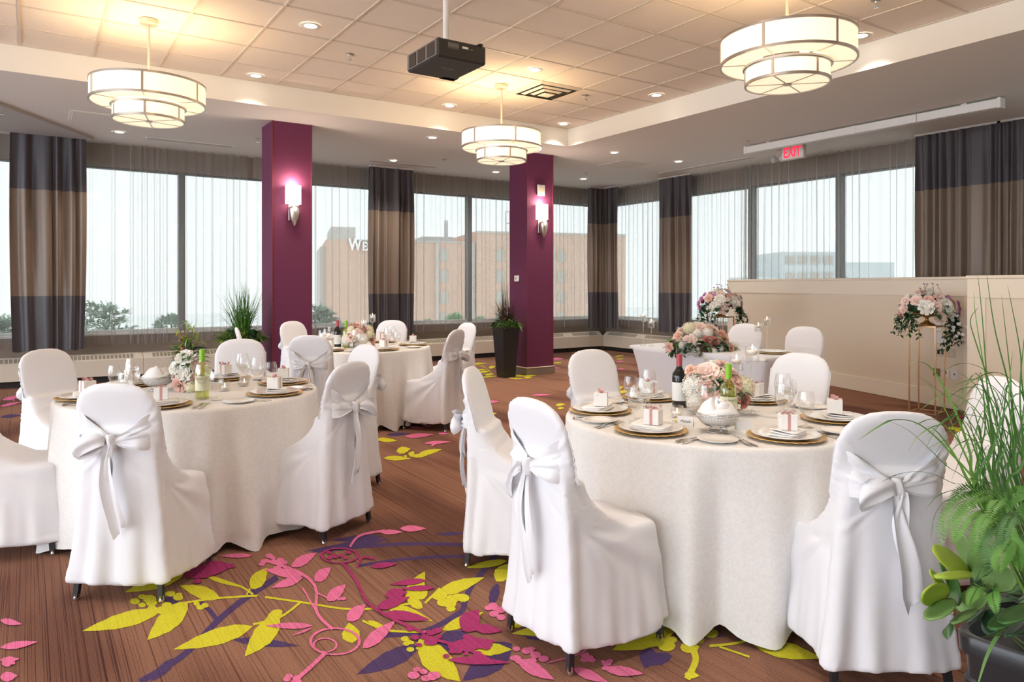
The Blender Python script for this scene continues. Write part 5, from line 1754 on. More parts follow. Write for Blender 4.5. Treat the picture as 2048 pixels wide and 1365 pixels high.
def dome(t, spec, cx, rx, ry, rz_, z0, seed, rmin, rmax, kinds, n, jitter=.15):
    """blooms packed over an upper half-ellipsoid"""
    R = random.Random(seed)
    for i in range(n):
        ph_ = math.acos(1 - 1.05 * (i + .5) / n); th_ = i * 2.39996 + seed
        dn = Vector((math.sin(ph_) * math.cos(th_), math.sin(ph_) * math.sin(th_), math.cos(ph_)))
        p = (cx[0] + dn.x * rx, cx[1] + dn.y * ry, z0 + dn.z * rz_)
        nrm = (dn.x + R.uniform(-jitter, jitter), dn.y + R.uniform(-jitter, jitter), dn.z + .25 + R.uniform(-jitter, jitter))
        bloom(t, kinds[R.randrange(len(kinds))], p, nrm, R.uniform(rmin, rmax), R.random() * 6)
def toward(h=0.0):
    """unit vector from the tables back to the viewer, in room axes"""
    return Vector((-SY, -CY, h)).normalized()
RT = Vector((CY, -SY, 0)); BK = Vector((SY, CY, 0)); UP = Vector((0, 0, 1))
def cvec(x, y, z): return RT * x + BK * y + UP * z

# near table: blush roses, a white hydrangea and a cream one in a low bowl
t = thing('rose_centrepiece', 'low centrepiece of big blush roses and white hydrangea on the near table', 'flowers', on(1.0, 3.58))
MB().lathe([(.0001, .001), (.045, .001), (.05, .004), (.062, .04), (.058, .075), (.054, .075), (.056, .04), (.0001, .012)], 28).build('bowl', 'glass_clear', t, True)
MB().lathe([(.0001, .08), (.09, .09), (.115, .13), (.10, .17), (.06, .20), (.0001, .215)], 18).build('foliage_core', 'leaf_dark', t, True)
for kd, x, y, z, r in (('hyd_white', -.10, -.02, .135, .068), ('rose_blush', -.038, -.075, .135, .056), ('rose_blush', -.075, -.055, .062, .050), ('rose_pale', -.045, -.03, .195, .060), ('rose_blush', .06, -.06, .165, .056), ('hyd_cream', .135, -.02, .13, .060),
                       ('rose_pale', .035, -.085, .095, .048), ('rose_dusky', .115, -.075, .075, .042), ('rose_peach', -.125, -.03, .215, .030), ('rose_pale', .05, .01, .225, .046), ('hyd_white', .02, .05, .20, .062), ('rose_blush', -.08, .07, .17, .055),
                       ('rose_pale', .09, .08, .16, .055), ('hyd_white', -.10, -.045, .075, .05), ('hyd_cream', .03, -.03, .17, .06), ('rose_blush', .14, .05, .10, .05)):
    v = cvec(x, y, z)
    bloom(t, kd, v, cvec(x, y - .05, (z - .10) * 1.0), r, x * 40)
for kd, x, y, z, dx, dy, dz, s in (('round', -.01, -.085, .15, .4, -.3, .5, .055), ('round', -.02, -.10, .14, -.6, -.5, -.1, .06), ('round', .0, -.10, .085, .8, -.5, .0, .065), ('round', -.01, -.105, .085, .3, -.5, -.6, .06), ('round', .03, -.05, .205, .9, -.1, .2, .06),
                                   ('dark', .1, -.085, .12, .3, -.5, -.6, .06), ('dark', .12, -.085, .115, .6, -.5, -.2, .05), ('mid', -.07, -.05, .19, -.7, -.2, .3, .05), ('round', .13, -.06, .045, .5, -.5, .2, .05), ('dark', -.05, -.06, .17, .6, -.6, -.2, .05),
                                   ('dark', -.10, .09, .12, -.6, .6, .2, .06), ('mid', .12, .1, .1, .6, .6, .1, .06), ('round', -.115, -.06, .12, -.4, -.6, .3, .035)):
    leafy(t, kd, cvec(x, y, z), cvec(dx, dy, dz), s)
g = MB(); R = random.Random(3)
for i in range(90):
    th_ = R.uniform(0, 2 * PI); z = R.uniform(.04, .20); r = .105 * math.sin(min(1, (z + .02) / .2) * 2.2)
    add_leaf(g, cvec(r * math.cos(th_), r * math.sin(th_), z), cvec(math.cos(th_), math.sin(th_), R.uniform(-.4, .5)), R.uniform(.025, .045), .5)
tag(g.build('foliage', 'leaf_mid', t, True), kind='stuff')

# middle table: bamboo-leaf spray with white and blush blooms
t = thing('bamboo_leaf_centrepiece', 'tall centrepiece of bamboo leaves, white peonies and blush roses on the middle table', 'flowers', on(-1.93, 4.36))
MB().lathe([(.0001, .001), (.045, .001), (.055, .01), (.06, .05), (.055, .085), (.0001, .085)], 24).build('vase', 'porcelain', t, True)
for kd, x, y, z, r in (('peony_white', .0, -.06, .20, .058), ('peony_white', -.065, -.05, .14, .05), ('peony_white', .0, -.075, .11, .052), ('rose_blush', -.03, -.075, .045, .045), ('hyd_cream', .035, -.075, .03, .042), ('rose_pale', .06, -.03, .15, .04), ('peony_white', -.05, .05, .16, .05),
                       ('peony_white', .06, .05, .12, .05), ('rose_blush', .065, -.05, .09, .042), ('rose_pale', -.075, -.03, .085, .036)):
    bloom(t, kd, cvec(x, y, z), cvec(x, y - .06, z - .08), r, x * 50)
for i in range(26):
    R = random.Random(100 + i)
    a = R.uniform(-1.3, 1.3); 
    leafy(t, ('mid', 'dark', 'bamboo')[i % 3], cvec(-.02 + .05 * math.sin(a), R.uniform(-.05, .03), R.uniform(.18, .26)), cvec(math.sin(a), R.uniform(-.4, .3), math.cos(a) * .8), R.uniform(.06, .10))
tw = MB()
for i in range(7):
    R = random.Random(200 + i)
    a = R.uniform(-.5, .5)
    p0 = cvec(.0, -.01, .18); p1 = cvec(.16 * math.sin(a) + .01, R.uniform(-.04, .04), .30 + .11 * R.random())
    pm = (p0 + p1) / 2 + cvec(.02 * math.sin(a), 0, .02)
    tw.tube([p0, pm, p1], .0022, 5)
    for k_ in range(8):
        q = p0.lerp(p1, .45 + .55 * k_ / 7)
        leafy(t, 'bamboo', q, cvec(R.uniform(-1, 1), R.uniform(-.5, .5), R.uniform(-.1, .7)), R.uniform(.05, .085))
tw.build('twig', 'twig', t)
bloom(t, 'rose_dusky', cvec(-.055, -.02, .33), cvec(-.2, -.3, 1), .018); bloom(t, 'rose_dusky', cvec(-.05, -.02, .305), cvec(-.5, -.3, .6), .018)
g = MB(); R = random.Random(5)
for i in range(130):
    th_ = R.uniform(0, 2 * PI); z = R.uniform(.02, .25); r = .07
    add_leaf(g, cvec(r * math.cos(th_), r * math.sin(th_), z), cvec(math.cos(th_), math.sin(th_), R.uniform(-.4, .6)), R.uniform(.03, .06), .42)
tag(g.build('foliage', 'leaf_mid', t, True), kind='stuff')

# far table: mixed pale bouquet
t = thing('pale_rose_centrepiece', 'low pale rose centrepiece on the far table behind the bottles', 'flowers', on(-1.57, 7.42))
MB().lathe([(.0001, .001), (.05, .001), (.06, .03), (.055, .07), (.0001, .07)], 20).build('bowl', 'porcelain', t, True)
dome(t, None, (0, 0), .13, .13, .15, .07, 4, .048, .066, ['rose_pale', 'rose_blush', 'hyd_cream', 'hyd_white', 'rose_peach', 'peony_pale'], 20)
R = random.Random(9)
for i in range(16):
    a = R.uniform(0, 2 * PI)
    leafy(t, ('dark', 'mid')[i % 2], cvec(.11 * math.cos(a), .11 * math.sin(a), R.uniform(.06, .17)), cvec(math.cos(a), math.sin(a), .2), .07)

# head table: bouquet spilling over the front edge
def spill(t, c, seed, n, spread, m='leaf_dark', size=(.03, .05), fall=(.05, .22)):
    g = MB(); R = random.Random(seed)
    for i in range(n):
        a = R.uniform(0, 2 * PI)
        p = Vector((c[0] + spread[0] * math.cos(a) * R.uniform(.7, 1), c[1] + spread[1] * math.sin(a) * R.uniform(.7, 1), c[2]))
        L = R.uniform(*fall)
        k_ = int(4 + L * 40)
        out = Vector((math.cos(a), math.sin(a), 0))
        pts = [p + out * (.05 * math.sin(1.6 * q)) - UP * (L * q * q) + UP * .02 * (1 - q) for q in [j / k_ for j in range(k_ + 1)]]
        g.tube(pts, .0014, 4, caps=False)
        for j, q in enumerate(pts[1:]):
            for s in (-1, 1):
                sd = out.cross(UP) * s
                add_leaf(g, q, sd * .8 + out * R.uniform(0, .6) + UP * R.uniform(-.7, .2), R.uniform(*size), .55)
    o = g.build('trailing_foliage', m, t, True)
    return tag(o, kind='stuff')
hb = room(1.80, 7.02)
t = thing('head_table_bouquet', 'wide bouquet of dusky roses and white blossom spilling over the head table edge', 'flowers', V3(hb, TH + .003))
MB().lathe([(.0001, .001), (.09, .001), (.10, .02), (.09, .05), (.0001, .06)], 24).build('floral_tray', 'leaf_dark', t, True)
for kd, x, y, z, r in (('rose_dusky', .03, -.16, .02, .062), ('rose_dusky', .12, -.13, .085, .060), ('rose_pale', -.11, -.14, .10, .062), ('rose_dusky', .05, -.14, .11, .052), ('rose_peach', .22, -.06, .13, .075), ('hyd_white', .10, -.17, .0, .05), ('hyd_white', -.06, -.17, .005, .055),
                       ('rose_pale', .02, -.05, .205, .07), ('rose_pale', .13, -.03, .20, .065), ('hyd_cream', -.09, -.03, .21, .07), ('hyd_white', .06, -.10, .165, .06), ('hyd_white', -.03, -.10, .165, .055), ('rose_peach', -.20, -.06, .14, .05), ('rose_blush', -.30, -.12, .04, .045), ('rose_peach', .28, -.10, .03, .05),
                       ('hyd_white', .17, -.12, .03, .05), ('peony_white', .0, .05, .23, .07), ('rose_pale', -.15, .05, .17, .065), ('rose_blush', .2, .06, .15, .065), ('hyd_cream', .24, .0, .10, .06), ('hyd_white', -.18, -.13, .05, .045), ('hyd_white', .03, -.2, -.05, .045), ('rose_pale', -.22, .03, .08, .05)):
    bloom(t, kd, cvec(x, y, z), cvec(x, y * 1.5 - .08, z), r, x * 30)
spill(t, (0, 0, .06), 21, 34, (.26, .17), 'leaf_dark', (.035, .06), (.01, .10))
R = random.Random(31)
for i in range(60):
    a = R.uniform(PI * .9, 2.1 * PI)
    leafy(t, ('dark', 'round', 'mid', 'light')[i % 4], cvec(.24 * math.cos(a), .15 * math.sin(a), R.uniform(.0, .12)), cvec(math.cos(a), math.sin(a), R.uniform(-.5, .5)), R.uniform(.07, .11))
sm = thing('small_flower_spray', 'small white blossom spray lying on a head table plate', 'flowers', on(2.13, 7.08, TH + .024))
for x, y in ((0, 0), (.05, .02), (-.04, .03)): bloom(sm, 'hyd_white', cvec(x, y, .02), cvec(x, y - .03, .1), .04)
for a in (-.5, .4, 2.6, 3.6): leafy(sm, 'light', cvec(0, 0, .0), cvec(math.cos(a), math.sin(a) * .5, .05), .11)
for i, (X, Y, w) in enumerate(((2.06, 7.12, 'under the blossom spray on the head table'), (2.42, 6.72, 'before the second head table chair'))):
    place('charger', on(X, Y, TH + .003), 0, f'gold scalloped charger {w}', 'head table plates')
    place('plate', on(X, Y, TH + .0085), 0, f'white dinner plate {w}', 'head table plates')
place('wine', on(1.75, 7.55, TH + .003), 0, 'stemmed wine glass at the window end of the head table', 'head table glasses')
place('wine', on(1.97, 7.30, TH + .003), 0, 'stemmed wine glass hidden behind the head table bouquet', 'head table glasses')

# gold stands with urn bouquets
def gold_stand(X, Y, label, lab2, seed, rot):
    x, y = room(X, Y)
    t = thing('gold_flower_stand', label, 'stand', (x, y, 0), rot, 'gold wire flower stands')
    hgt, s = .945, .13
    rod = MB().box(-.006, .006, -.006, .006, 0, hgt).mesh('leg', 'gold_wire')
    for sx in (-1, 1):
        for sy in (-1, 1): link_child('leg', rod, t, (sx * s, sy * s, 0))
    bar = MB().box(-s, s, -.0055, .0055, -.0055, .0055).mesh('frame_bar', 'gold_wire')
    for z in (.006, hgt - .0055):
        for k_ in range(4):
            a = PI / 2 * k_
            link_child('frame_bar', bar, t, (s * math.sin(a), -s * math.cos(a), z), (0, 0, a))
    MB().bbox(-s, s, -s, s, hgt, hgt + .004, .001).build('top_plate', 'gold_wire', t)
    u = thing('urn_bouquet', lab2, 'flowers', (x, y, hgt + .0045), -YAW, 'urn bouquets on gold stands')
    MB().lathe([(.0001, 0), (.085, 0), (.086, .006), (.07, .018), (.035, .035), (.018, .055), (.016, .075), (.03, .088), (.09, .10), (.13, .12), (.135, .135), (.128, .135), (.0001, .12)], 32).build('gold_urn', 'gold', u, True)
    MB().lathe([(.0001, .12), (.17, .14), (.21, .18), (.18, .26), (.10, .32), (.0001, .34)], 18).build('foliage_core', 'leaf_dark', u, True)
    L = [('peony_white', -.13, -.20, .20, .085), ('peony_white', .07, -.21, .22, .085), ('peony_pale', .02, -.20, .11, .08), ('peony_white', .14, -.17, .14, .075), ('rose_pale', -.02, -.22, .21, .058), ('rose_blush', -.08, -.17, .28, .050), ('rose_pale', .04, -.16, .30, .062), ('rose_pale', -.18, -.12, .27, .058),
         ('rose_blush', .19, -.12, .25, .060), ('orchid', .12, -.14, .29, .045), ('rose_pale', -.26, -.06, .26, .05), ('peony_pale', -.27, -.05, .18, .055), ('rose_blush', -.28, .0, .12, .045), ('orchid', .28, -.08, .24, .045), ('orchid', .31, -.05, .18, .045), ('orchid', .30, -.06, .13, .04), ('orchid', .22, -.02, .30, .04),
         ('peony_pale', -.08, -.02, .35, .06), ('hyd_white', .02, .02, .34, .07), ('rose_pale', .12, .04, .31, .06), ('peony_white', -.16, .06, .28, .08), ('peony_white', .05, .15, .25, .08), ('rose_blush', .2, .1, .2, .07), ('peony_pale', -.18, .15, .18, .07), ('rose_pale', 0, .2, .17, .07)]
    if seed == 2:
        L = [(k_, -x_, y_, z_, r_) for k_, x_, y_, z_, r_ in L]
    for kd, x_, y_, z_, r_ in L:
        bloom(u, kd, (x_, y_, z_), (x_, y_ - .05, z_ - .12), r_, x_ * 33)
    R = random.Random(seed + 60)
    for i in range(60):
        a = R.uniform(0, 2 * PI)
        leafy(u, ('dark', 'mid', 'round')[i % 3], (.20 * math.cos(a), .20 * math.sin(a), R.uniform(.10, .24)), (math.cos(a), math.sin(a), R.uniform(-.6, .4)), R.uniform(.07, .12))
    sgn = 1 if seed == 1 else -1
    g = MB()
    def vine(x0, y0, z0, x1, z1, k_, sz):
        R2 = random.Random(int(x0 * 1000 + z1 * 777 + k_))
        pts = []
        for j in range(9):
            q = j / 8
            pts.append(Vector((x0 + (x1 - x0) * q ** .8 + .015 * math.sin(6 * q + k_), y0 - .05 * math.sin(PI * q * .7), z0 + (z1 - z0) * q ** 1.4)))
        g.tube(pts, .0016, 4, caps=False)
        for j, q in enumerate(pts[1:]):
            for s in (-1, 1, 0):
                add_leaf(g, q, Vector((s + R2.uniform(-.4, .4), R2.uniform(-.9, .2), R2.uniform(-.9, .2))), R2.uniform(*sz), .6)
    for k_ in range(13):
        vine(sgn * (.20 + .012 * k_ % .1), -.12 + .012 * k_, .15, sgn * (.08 + .024 * k_), -.24 + .16 * ((k_ * 7 % 13) / 13) , k_, (.042, .060))
    for k_ in range(8):
        vine(-sgn * (.22 + .005 * k_), -.10 + .02 * k_, .14, -sgn * (.18 + .028 * k_), -.12 + .14 * ((k_ * 5 % 8) / 8), 40 + k_, (.040, .056))
    tag(g.build('trailing_foliage', 'leaf_dark', u, True), kind='stuff')
    for k_ in range(16):
        R = random.Random(300 + k_ + seed)
        bloom(u, 'peony_white', (sgn * R.uniform(.08, .34), -.16, R.uniform(-.16, .12)), (R.uniform(-.4, .4), -1, .2), .020)
    tw = MB()
    for k_ in range(5):
        R = random.Random(400 + k_ + seed)
        x0 = R.uniform(-.12, .2); p0 = Vector((x0, -.05, .3)); p1 = Vector((x0 + R.uniform(-.08, .08), -.06, .40 + .06 * R.random()))
        tw.tube([p0, (p0 + p1) / 2 + Vector((.01, 0, 0)), p1], .0018, 4)
        bloom(u, 'orchid', p1, (0, -.5, 1), .014); bloom(u, 'rose_pale', p0.lerp(p1, .7), (.4, -.5, 1), .012)
    tw.build('sprig', 'twig', u)
gold_stand(4.52, 7.90, 'tall gold wire stand in front of the partition wall plates', 'urn of white peonies and pink roses trailing leaves, before the partition', 1, .12)
gold_stand(2.93, 10.2, 'tall gold wire stand by the windows at the partition end', 'urn of white peonies and pink roses by the sheer curtains', 2, .12)

# ------------------------------------------------------------------ planters
def blade(mb_or_none, p0, d, L, w, arch, n=9, seed=0, name=None):
    """a grass blade that rises along d then arches over under its weight"""
    d = Vector(d).normalized()
    hz = Vector((d.x, d.y, 0))
    hz = hz.normalized() if hz.length > 1e-3 else Vector((1, 0, 0))
    sd = hz.cross(UP)
    c = []
    for i in range(n + 1):
        t_ = i / n
        p = Vector(p0) + d * (L * t_) + hz * (arch * L * t_ ** 2.4 * .6) - UP * (arch * L * t_ ** 2.6)
        ww = w * (1 - t_) ** .6 * (.6 + .4 * min(1, t_ * 5)) + .0002
        c.append([p - sd * ww, p + UP * (-.25 * ww), p + sd * ww])
    return c
def free(rows, base, face):
    """False where a blade would run into the column beside the planter"""
    return not any(base[0] + p[0] > face - .012 and base[1] + p[1] > 9.10 for r in rows for p in r)
def tall_planter(x, y, s0, s1, h, label):
    t = thing('tapered_planter', label, 'planter', (x, y, 0), 0)
    q = lambda s, z: [(-s, -s, z), (s, -s, z), (s, s, z), (-s, s, z)]
    MB().loft([q(s0, 0), q(s1, h), q(s1 - .012, h), q(s1 - .015, h - .04)], True, False).build('pot', 'planter_black', t)
    MB().box(-s1 + .014, s1 - .014, -s1 + .014, s1 - .014, h - .06, h - .035).build('soil', 'soil', t)
    return t
# reddish grass in the tall planter by the second column
pX, pY = at_y(1012, 10.95)
t = tall_planter(pX, pY, .10, .152, .775, 'tall black tapered planter of dark reddish grass against the second column')
g = MB(); R = random.Random(2)
for i in range(230):
    a = R.uniform(PI * .55, PI * 1.85); l = R.uniform(.05, .75)
    rw = blade(None, (R.uniform(-.07, .07), R.uniform(-.07, .07), .74), (math.cos(a) * l, math.sin(a) * l, 1), R.uniform(.30, .58), .0055, R.uniform(.15, .7) * l * 2, seed=i)
    if free(rw, (pX, pY), 6.37): g.grid(rw)
for i in range(16):
    a = R.uniform(0, 2 * PI); l = R.uniform(0, .12)
    rw = blade(None, (R.uniform(-.04, .04), R.uniform(-.04, .04), .74), (math.cos(a) * l - .03, math.sin(a) * l, 1), R.uniform(.62, .82), .005, .05, seed=i)
    if free(rw, (pX, pY), 6.37): g.grid(rw)
tag(g.build('red_grass', 'grass_red', t, True), kind='stuff')
g = MB()
for i in range(620):
    a = R.uniform(PI * .5, PI * 1.95); r = .21 * math.sqrt(R.random())
    if pX + r * math.cos(a) > 6.28 and pY + r * math.sin(a) > 9.05: continue
    add_leaf(g, (r * math.cos(a), r * math.sin(a), .75 + R.uniform(0, .22) * (1 - r / .24)), (math.cos(a), math.sin(a), R.uniform(-.1, .9)), R.uniform(.04, .08), .5)
tag(g.build('foliage', 'leaf_sage', t, True), kind='stuff')
for i in range(3):
    a = -.9 + i * .35
    leafy(t, 'light', cvec(.10 + .02 * i, -.10, .80), cvec(.6, -.5, .25 - .25 * i), .16)
pm = leaf_mesh('succulent_leaf', 'succulent_plum', .36, droop=.1)
for i in range(11):
    a = 2 * PI * i / 11
    o = link_child('succulent_leaf', pm, t, cvec(-.19, -.10, .79), sc=(.06, .06, .06)); orient_leaf(o, cvec(math.cos(a) * .9 - .2, -.35, math.sin(a)))
# green grass planter left of the first column
pX, pY = at_y(484, 8.82)
t = tall_planter(pX, pY, .11, .160, .72, 'black tapered planter of tall green grass beside the first plum column')
g = MB(); R = random.Random(12)
for i in range(190):
    a = R.uniform(0, 2 * PI); l = R.uniform(0, .56)
    rw = blade(None, (R.uniform(-.07, .07), R.uniform(-.07, .07), .70), (math.cos(a) * l, math.sin(a) * l, 1), R.uniform(.45, .82), .0052, R.uniform(.1, .6) * (l + .1), seed=i)
    if free(rw, (pX, pY), 2.515): g.grid(rw)
for i in range(26):
    a = R.uniform(0, 2 * PI); l = R.uniform(.3, .7)
    rw = blade(None, (0, 0, .78), (math.cos(a) * l, math.sin(a) * l, 1), R.uniform(.5, .75), .003, R.uniform(.5, .9), seed=i)
    if free(rw, (pX, pY), 2.515): g.grid(rw)
tag(g.build('green_grass', 'grass_green', t, True), kind='stuff')
g = MB(); g2 = MB()
for i in range(700):
    a = R.uniform(0, 2 * PI); r = .25 * math.sqrt(R.random())
    p = (r * math.cos(a), r * math.sin(a), .72 + R.uniform(0, .26) * (1 - r / .26))
    if pX + p[0] > 2.42 and pY + p[1] > 9.05: continue
    add_leaf(g if i % 3 else g2, p, (math.cos(a), math.sin(a), R.uniform(-.3, .9)), R.uniform(.05, .10), .34)
tag(g.build('foliage', 'leaf_mid', t, True), kind='stuff'); tag(g2.build('lime_foliage', 'leaf_lime', t, True), kind='stuff')
for i, (dx, dz) in enumerate(((-1, .35), (-1, -.05), (-.9, -.45))):
    fr_ = MB()
    for j in range(16):
        q = j / 15
        p = cvec(-.14 - .20 * q, -.08, .80 - .03 * i + dz * .18 * q - .06 * q * q)
        for s in (-1, 1): add_leaf(fr_, p, cvec(dx * .4, -.2, s * .8), .055 * (1 - .6 * q), .3)
    tag(fr_.build('fern_frond', 'leaf_lime', t, True), kind='stuff')
g = MB()
for i in range(90):
    a = R.uniform(0, 2 * PI)
    add_leaf(g, cvec(.17 + .07 * math.cos(a) * R.random(), -.10 + R.uniform(-.05, .05), .74 + .07 * math.sin(a)), cvec(math.cos(a), -.6, math.sin(a)), .06, .7)
tag(g.build('dark_foliage', 'leaf_dark', t, True), kind='stuff')

# the near trough with fern, rubbery rosettes and arching blades
TXc, TYc = 1.72, 1.80                       # camera-frame plan position of its middle
hx_, hy_ = room(TXc, TYc)
t = thing('ribbed_trough_planter', 'black ribbed trough planter full of ferns and grasses, closest to the camera', 'planter', (hx_, hy_, 0), -YAW - .885)
mb = MB()
lev = [(.0, .26), (.06, .265), (.065, .275), (.10, .277), (.105, .268), (.17, .272), (.175, .283), (.21, .285), (.215, .276), (.28, .281), (.285, .292), (.32, .294), (.325, .285), (.39, .290), (.395, .302), (.44, .305), (.448, .30)]
loops = []
for z, s in lev:
    loops.append([(sup(2 * PI * j / 40, .14)[0] * (s + .16), sup(2 * PI * j / 40, .14)[1] * s, z) for j in range(40)])
s = .285
loops += [[(sup(2 * PI * j / 40, .14)[0] * (s + .16), sup(2 * PI * j / 40, .14)[1] * s, .445) for j in range(40)], [(sup(2 * PI * j / 40, .14)[0] * (s + .15), sup(2 * PI * j / 40, .14)[1] * (s - .01), .40) for j in range(40)]]
mb.loft(loops, True, True)
mb.build('trough', 'planter_black', t, 'auto')
def tl(u, v, Y):
    """a sight-line point at camera depth Y, in the trough's own axes"""
    X = (u - 1024) / FPX * Y; z = EYE - (v - HOR) / FPX * Y
    p = room(X, Y)
    a_ = YAW + .885
    dx, dy = p[0] - hx_, p[1] - hy_
    return Vector((dx * math.cos(a_) - dy * math.sin(a_), dx * math.sin(a_) + dy * math.cos(a_), z))
def ribbon(ctrl, w, n=22, tip=.12):
    """smooth ribbon through control points, tapering to the tip"""
    P = [Vector(c) for c in ctrl]
    P = [P[0] * 2 - P[1]] + P + [P[-1] * 2 - P[-2]]
    seg = len(P) - 3
    pts = []
    for i in range(n + 1):
        s_ = i / n * seg
        k_ = min(int(s_), seg - 1); q = s_ - k_
        p0, p1, p2, p3 = P[k_:k_ + 4]
        pts.append(.5 * (2 * p1 + (p2 - p0) * q + (2 * p0 - 5 * p1 + 4 * p2 - p3) * q * q + (3 * p1 - p0 - 3 * p2 + p3) * q ** 3))
    rows = []
    for i, p in enumerate(pts):
        d_ = (pts[min(i + 1, n)] - pts[max(i - 1, 0)]).normalized()
        sd = d_.cross(Vector((.25, 1, .2))).normalized()
        up = sd.cross(d_)
        t_ = i / n
        ww = w * (1 - t_) ** .55 * .9 + w * .06
        rows.append([p - sd * ww, p + up * (ww * .35), p + sd * ww])
    return rows
BL = [  # (control pixels, depth, half width, colour)
    ([(2010, 1000), (1985, 880), (1975, 780), (1965, 640), (1955, 545)], 1.85, .0034, 0), ([(2050, 930), (2020, 780), (1990, 660), (1972, 540)], 1.80, .0034, 0),
    ([(2040, 960), (1990, 800), (1950, 680), (1941, 640), (1957, 614)], 1.80, .0028, 0), ([(2030, 980), (1985, 820), (1962, 700), (1950, 622), (1948, 585)], 1.95, .0026, 1),
    ([(2040, 900), (2020, 740), (2003, 590)], 1.9, .0028, 0), ([(2060, 850), (2040, 700), (2015, 570)], 1.7, .0028, 0),
    ([(1960, 1000), (1940, 905), (1905, 810), (1868, 743), (1840, 724), (1818, 728)], 1.75, .0050, 1), ([(1965, 985), (1935, 920), (1880, 800), (1830, 745)], 1.7, .0026, 1),
    ([(1985, 1020), (1900, 905), (1840, 850), (1790, 840), (1755, 855), (1718, 880)], 1.6, .0040, 1), ([(1970, 1010), (1890, 930), (1850, 890), (1815, 860), (1768, 838)], 1.65, .0020, 0),
    ([(1975, 1020), (1900, 965), (1850, 945), (1800, 948), (1762, 965)], 1.6, .0022, 0), ([(1990, 960), (1950, 860), (1900, 800), (1862, 770), (1850, 758)], 1.8, .0022, 0),
    ([(2000, 930), (1960, 830), (1910, 790), (1880, 792), (1838, 822)], 1.8, .0024, 1), ([(2010, 900), (1990, 810), (1950, 775), (1905, 790), (1870, 840)], 1.9, .0022, 0),
    ([(2048, 900), (2010, 800), (1960, 760), (1915, 770), (1880, 800)], 1.85, .0022, 1), ([(2048, 860), (2000, 770), (1960, 735), (1920, 728), (1880, 745)], 1.75, .0020, 0),
    ([(2060, 840), (2030, 770), (1990, 745), (1940, 765), (1912, 800)], 1.7, .0022, 0), ([(2050, 930), (1990, 850), (1930, 830), (1880, 850), (1850, 900)], 1.7, .0022, 0),
    ([(2048, 960), (1990, 890), (1940, 880), (1900, 905), (1880, 960)], 1.65, .0020, 0), ([(2040, 980), (1960, 900), (1900, 880), (1850, 900)], 1.9, .0018, 1),
    ([(1960, 1010), (1950, 960), (1915, 880), (1870, 840), (1830, 850)], 1.75, .0042, 1), ([(1950, 990), (1920, 930), (1895, 890), (1870, 860), (1850, 852)], 1.72, .0055, 1),
    ([(2010, 1000), (1998, 900), (1975, 820), (1950, 770), (1918, 745)], 1.75, .0030, 1), ([(2048, 1000), (2030, 900), (2018, 800), (2025, 700)], 1.65, .0034, 1),
    ([(2060, 980), (2046, 880), (2040, 780), (2050, 660)], 1.6, .0036, 0), ([(2000, 1000), (1960, 900), (1920, 860), (1880, 850), (1840, 870), (1815, 905)], 1.6, .0024, 1),
    ([(1965, 1020), (1900, 1000), (1870, 1030), (1862, 1080)], 1.6, .0018, 0), ([(2048, 1020), (2000, 1000), (1930, 980), (1880, 990), (1850, 1020)], 1.6, .002, 0),
    ([(2030, 1230), (2002, 1262), (1975, 1310), (1955, 1372)], 1.45, .0065, 2), ([(2050, 1290), (2010, 1272), (1960, 1275)], 1.45, .005, 1), ([(1960, 1220), (1905, 1230), (1855, 1222)], 1.55, .0022, 0),
]
for ctrl, Y, w, cix in BL:
    n_ = len(ctrl)
    root = tl(ctrl[0][0], ctrl[0][1], Y + .05)
    pts = [tl(u_, v_, Y + .06 - .10 * i / n_) for i, (u_, v_) in enumerate(ctrl)]
    if pts[0].z > .45 and cix != 2:
        pts = [Vector((pts[0].x * .6, pts[0].y * .6, .42))] + pts
    MB().grid(ribbon(pts, w)).build('grass_blade', ('grass_green', 'leaf_light', 'leaf_sage')[cix], t, True)
Rb = random.Random(91)
for i in range(34):
    u0 = Rb.uniform(1965, 2050); v0 = Rb.uniform(960, 1020); Y = Rb.uniform(1.55, 1.95)
    sw = Rb.choice((-1, -1, -1, 1)) * Rb.uniform(20, 130)
    top = Rb.uniform(740, 900)
    c_ = [(u0, v0), (u0 + sw * .15, v0 - (v0 - top) * .55), (u0 + sw * .5, top), (u0 + sw, top + Rb.uniform(10, 110))]
    pts = [tl(u_, v_, Y - .03 * k_) for k_, (u_, v_) in enumerate(c_)]
    pts = [Vector((pts[0].x * .6, pts[0].y * .6, .42))] + pts
    MB().grid(ribbon(pts, Rb.uniform(.0016, .0036))).build('grass_blade', Rb.choice(('grass_green', 'grass_green', 'leaf_mid')), t, True)
# rubbery paddle leaves (pixel of the base, of the tip, width)
def paddle(base, tip, w, m, cup=.12):
    b, e = Vector(base), Vector(tip)
    d_ = e - b; L = d_.length
    vw = Vector((.25, 1, -.45))
    sd = d_.cross(vw).normalized(); up = sd.cross(d_).normalized()
    if up.y > 0: up = -up
    rows = []
    n = 10
    for i in range(n + 1):
        q = i / n
        ww = w * .5 * math.sqrt(max(0, 1 - ((q - .56) / .56) ** 2)) if q < .56 else w * .5 * math.sqrt(max(0, 1 - ((q - .56) / .445) ** 2))
        ww = max(ww, .003)
        c_ = b + d_ * q - up * (cup * L * math.sin(PI * q) * .5)
        rows.append([c_ + sd * (ww * k_) + up * (cup * L * .55 * abs(k_) ** 2 * math.sin(PI * q)) + up * (.003 if False else 0) for k_ in (-1, -.75, -.4, 0, .4, .75, 1)])
    o = MB().grid(rows).build('paddle_leaf', m, t, True)
    sl = o.modifiers.new('thick', 'SOLIDIFY'); sl.thickness = .004
    return o
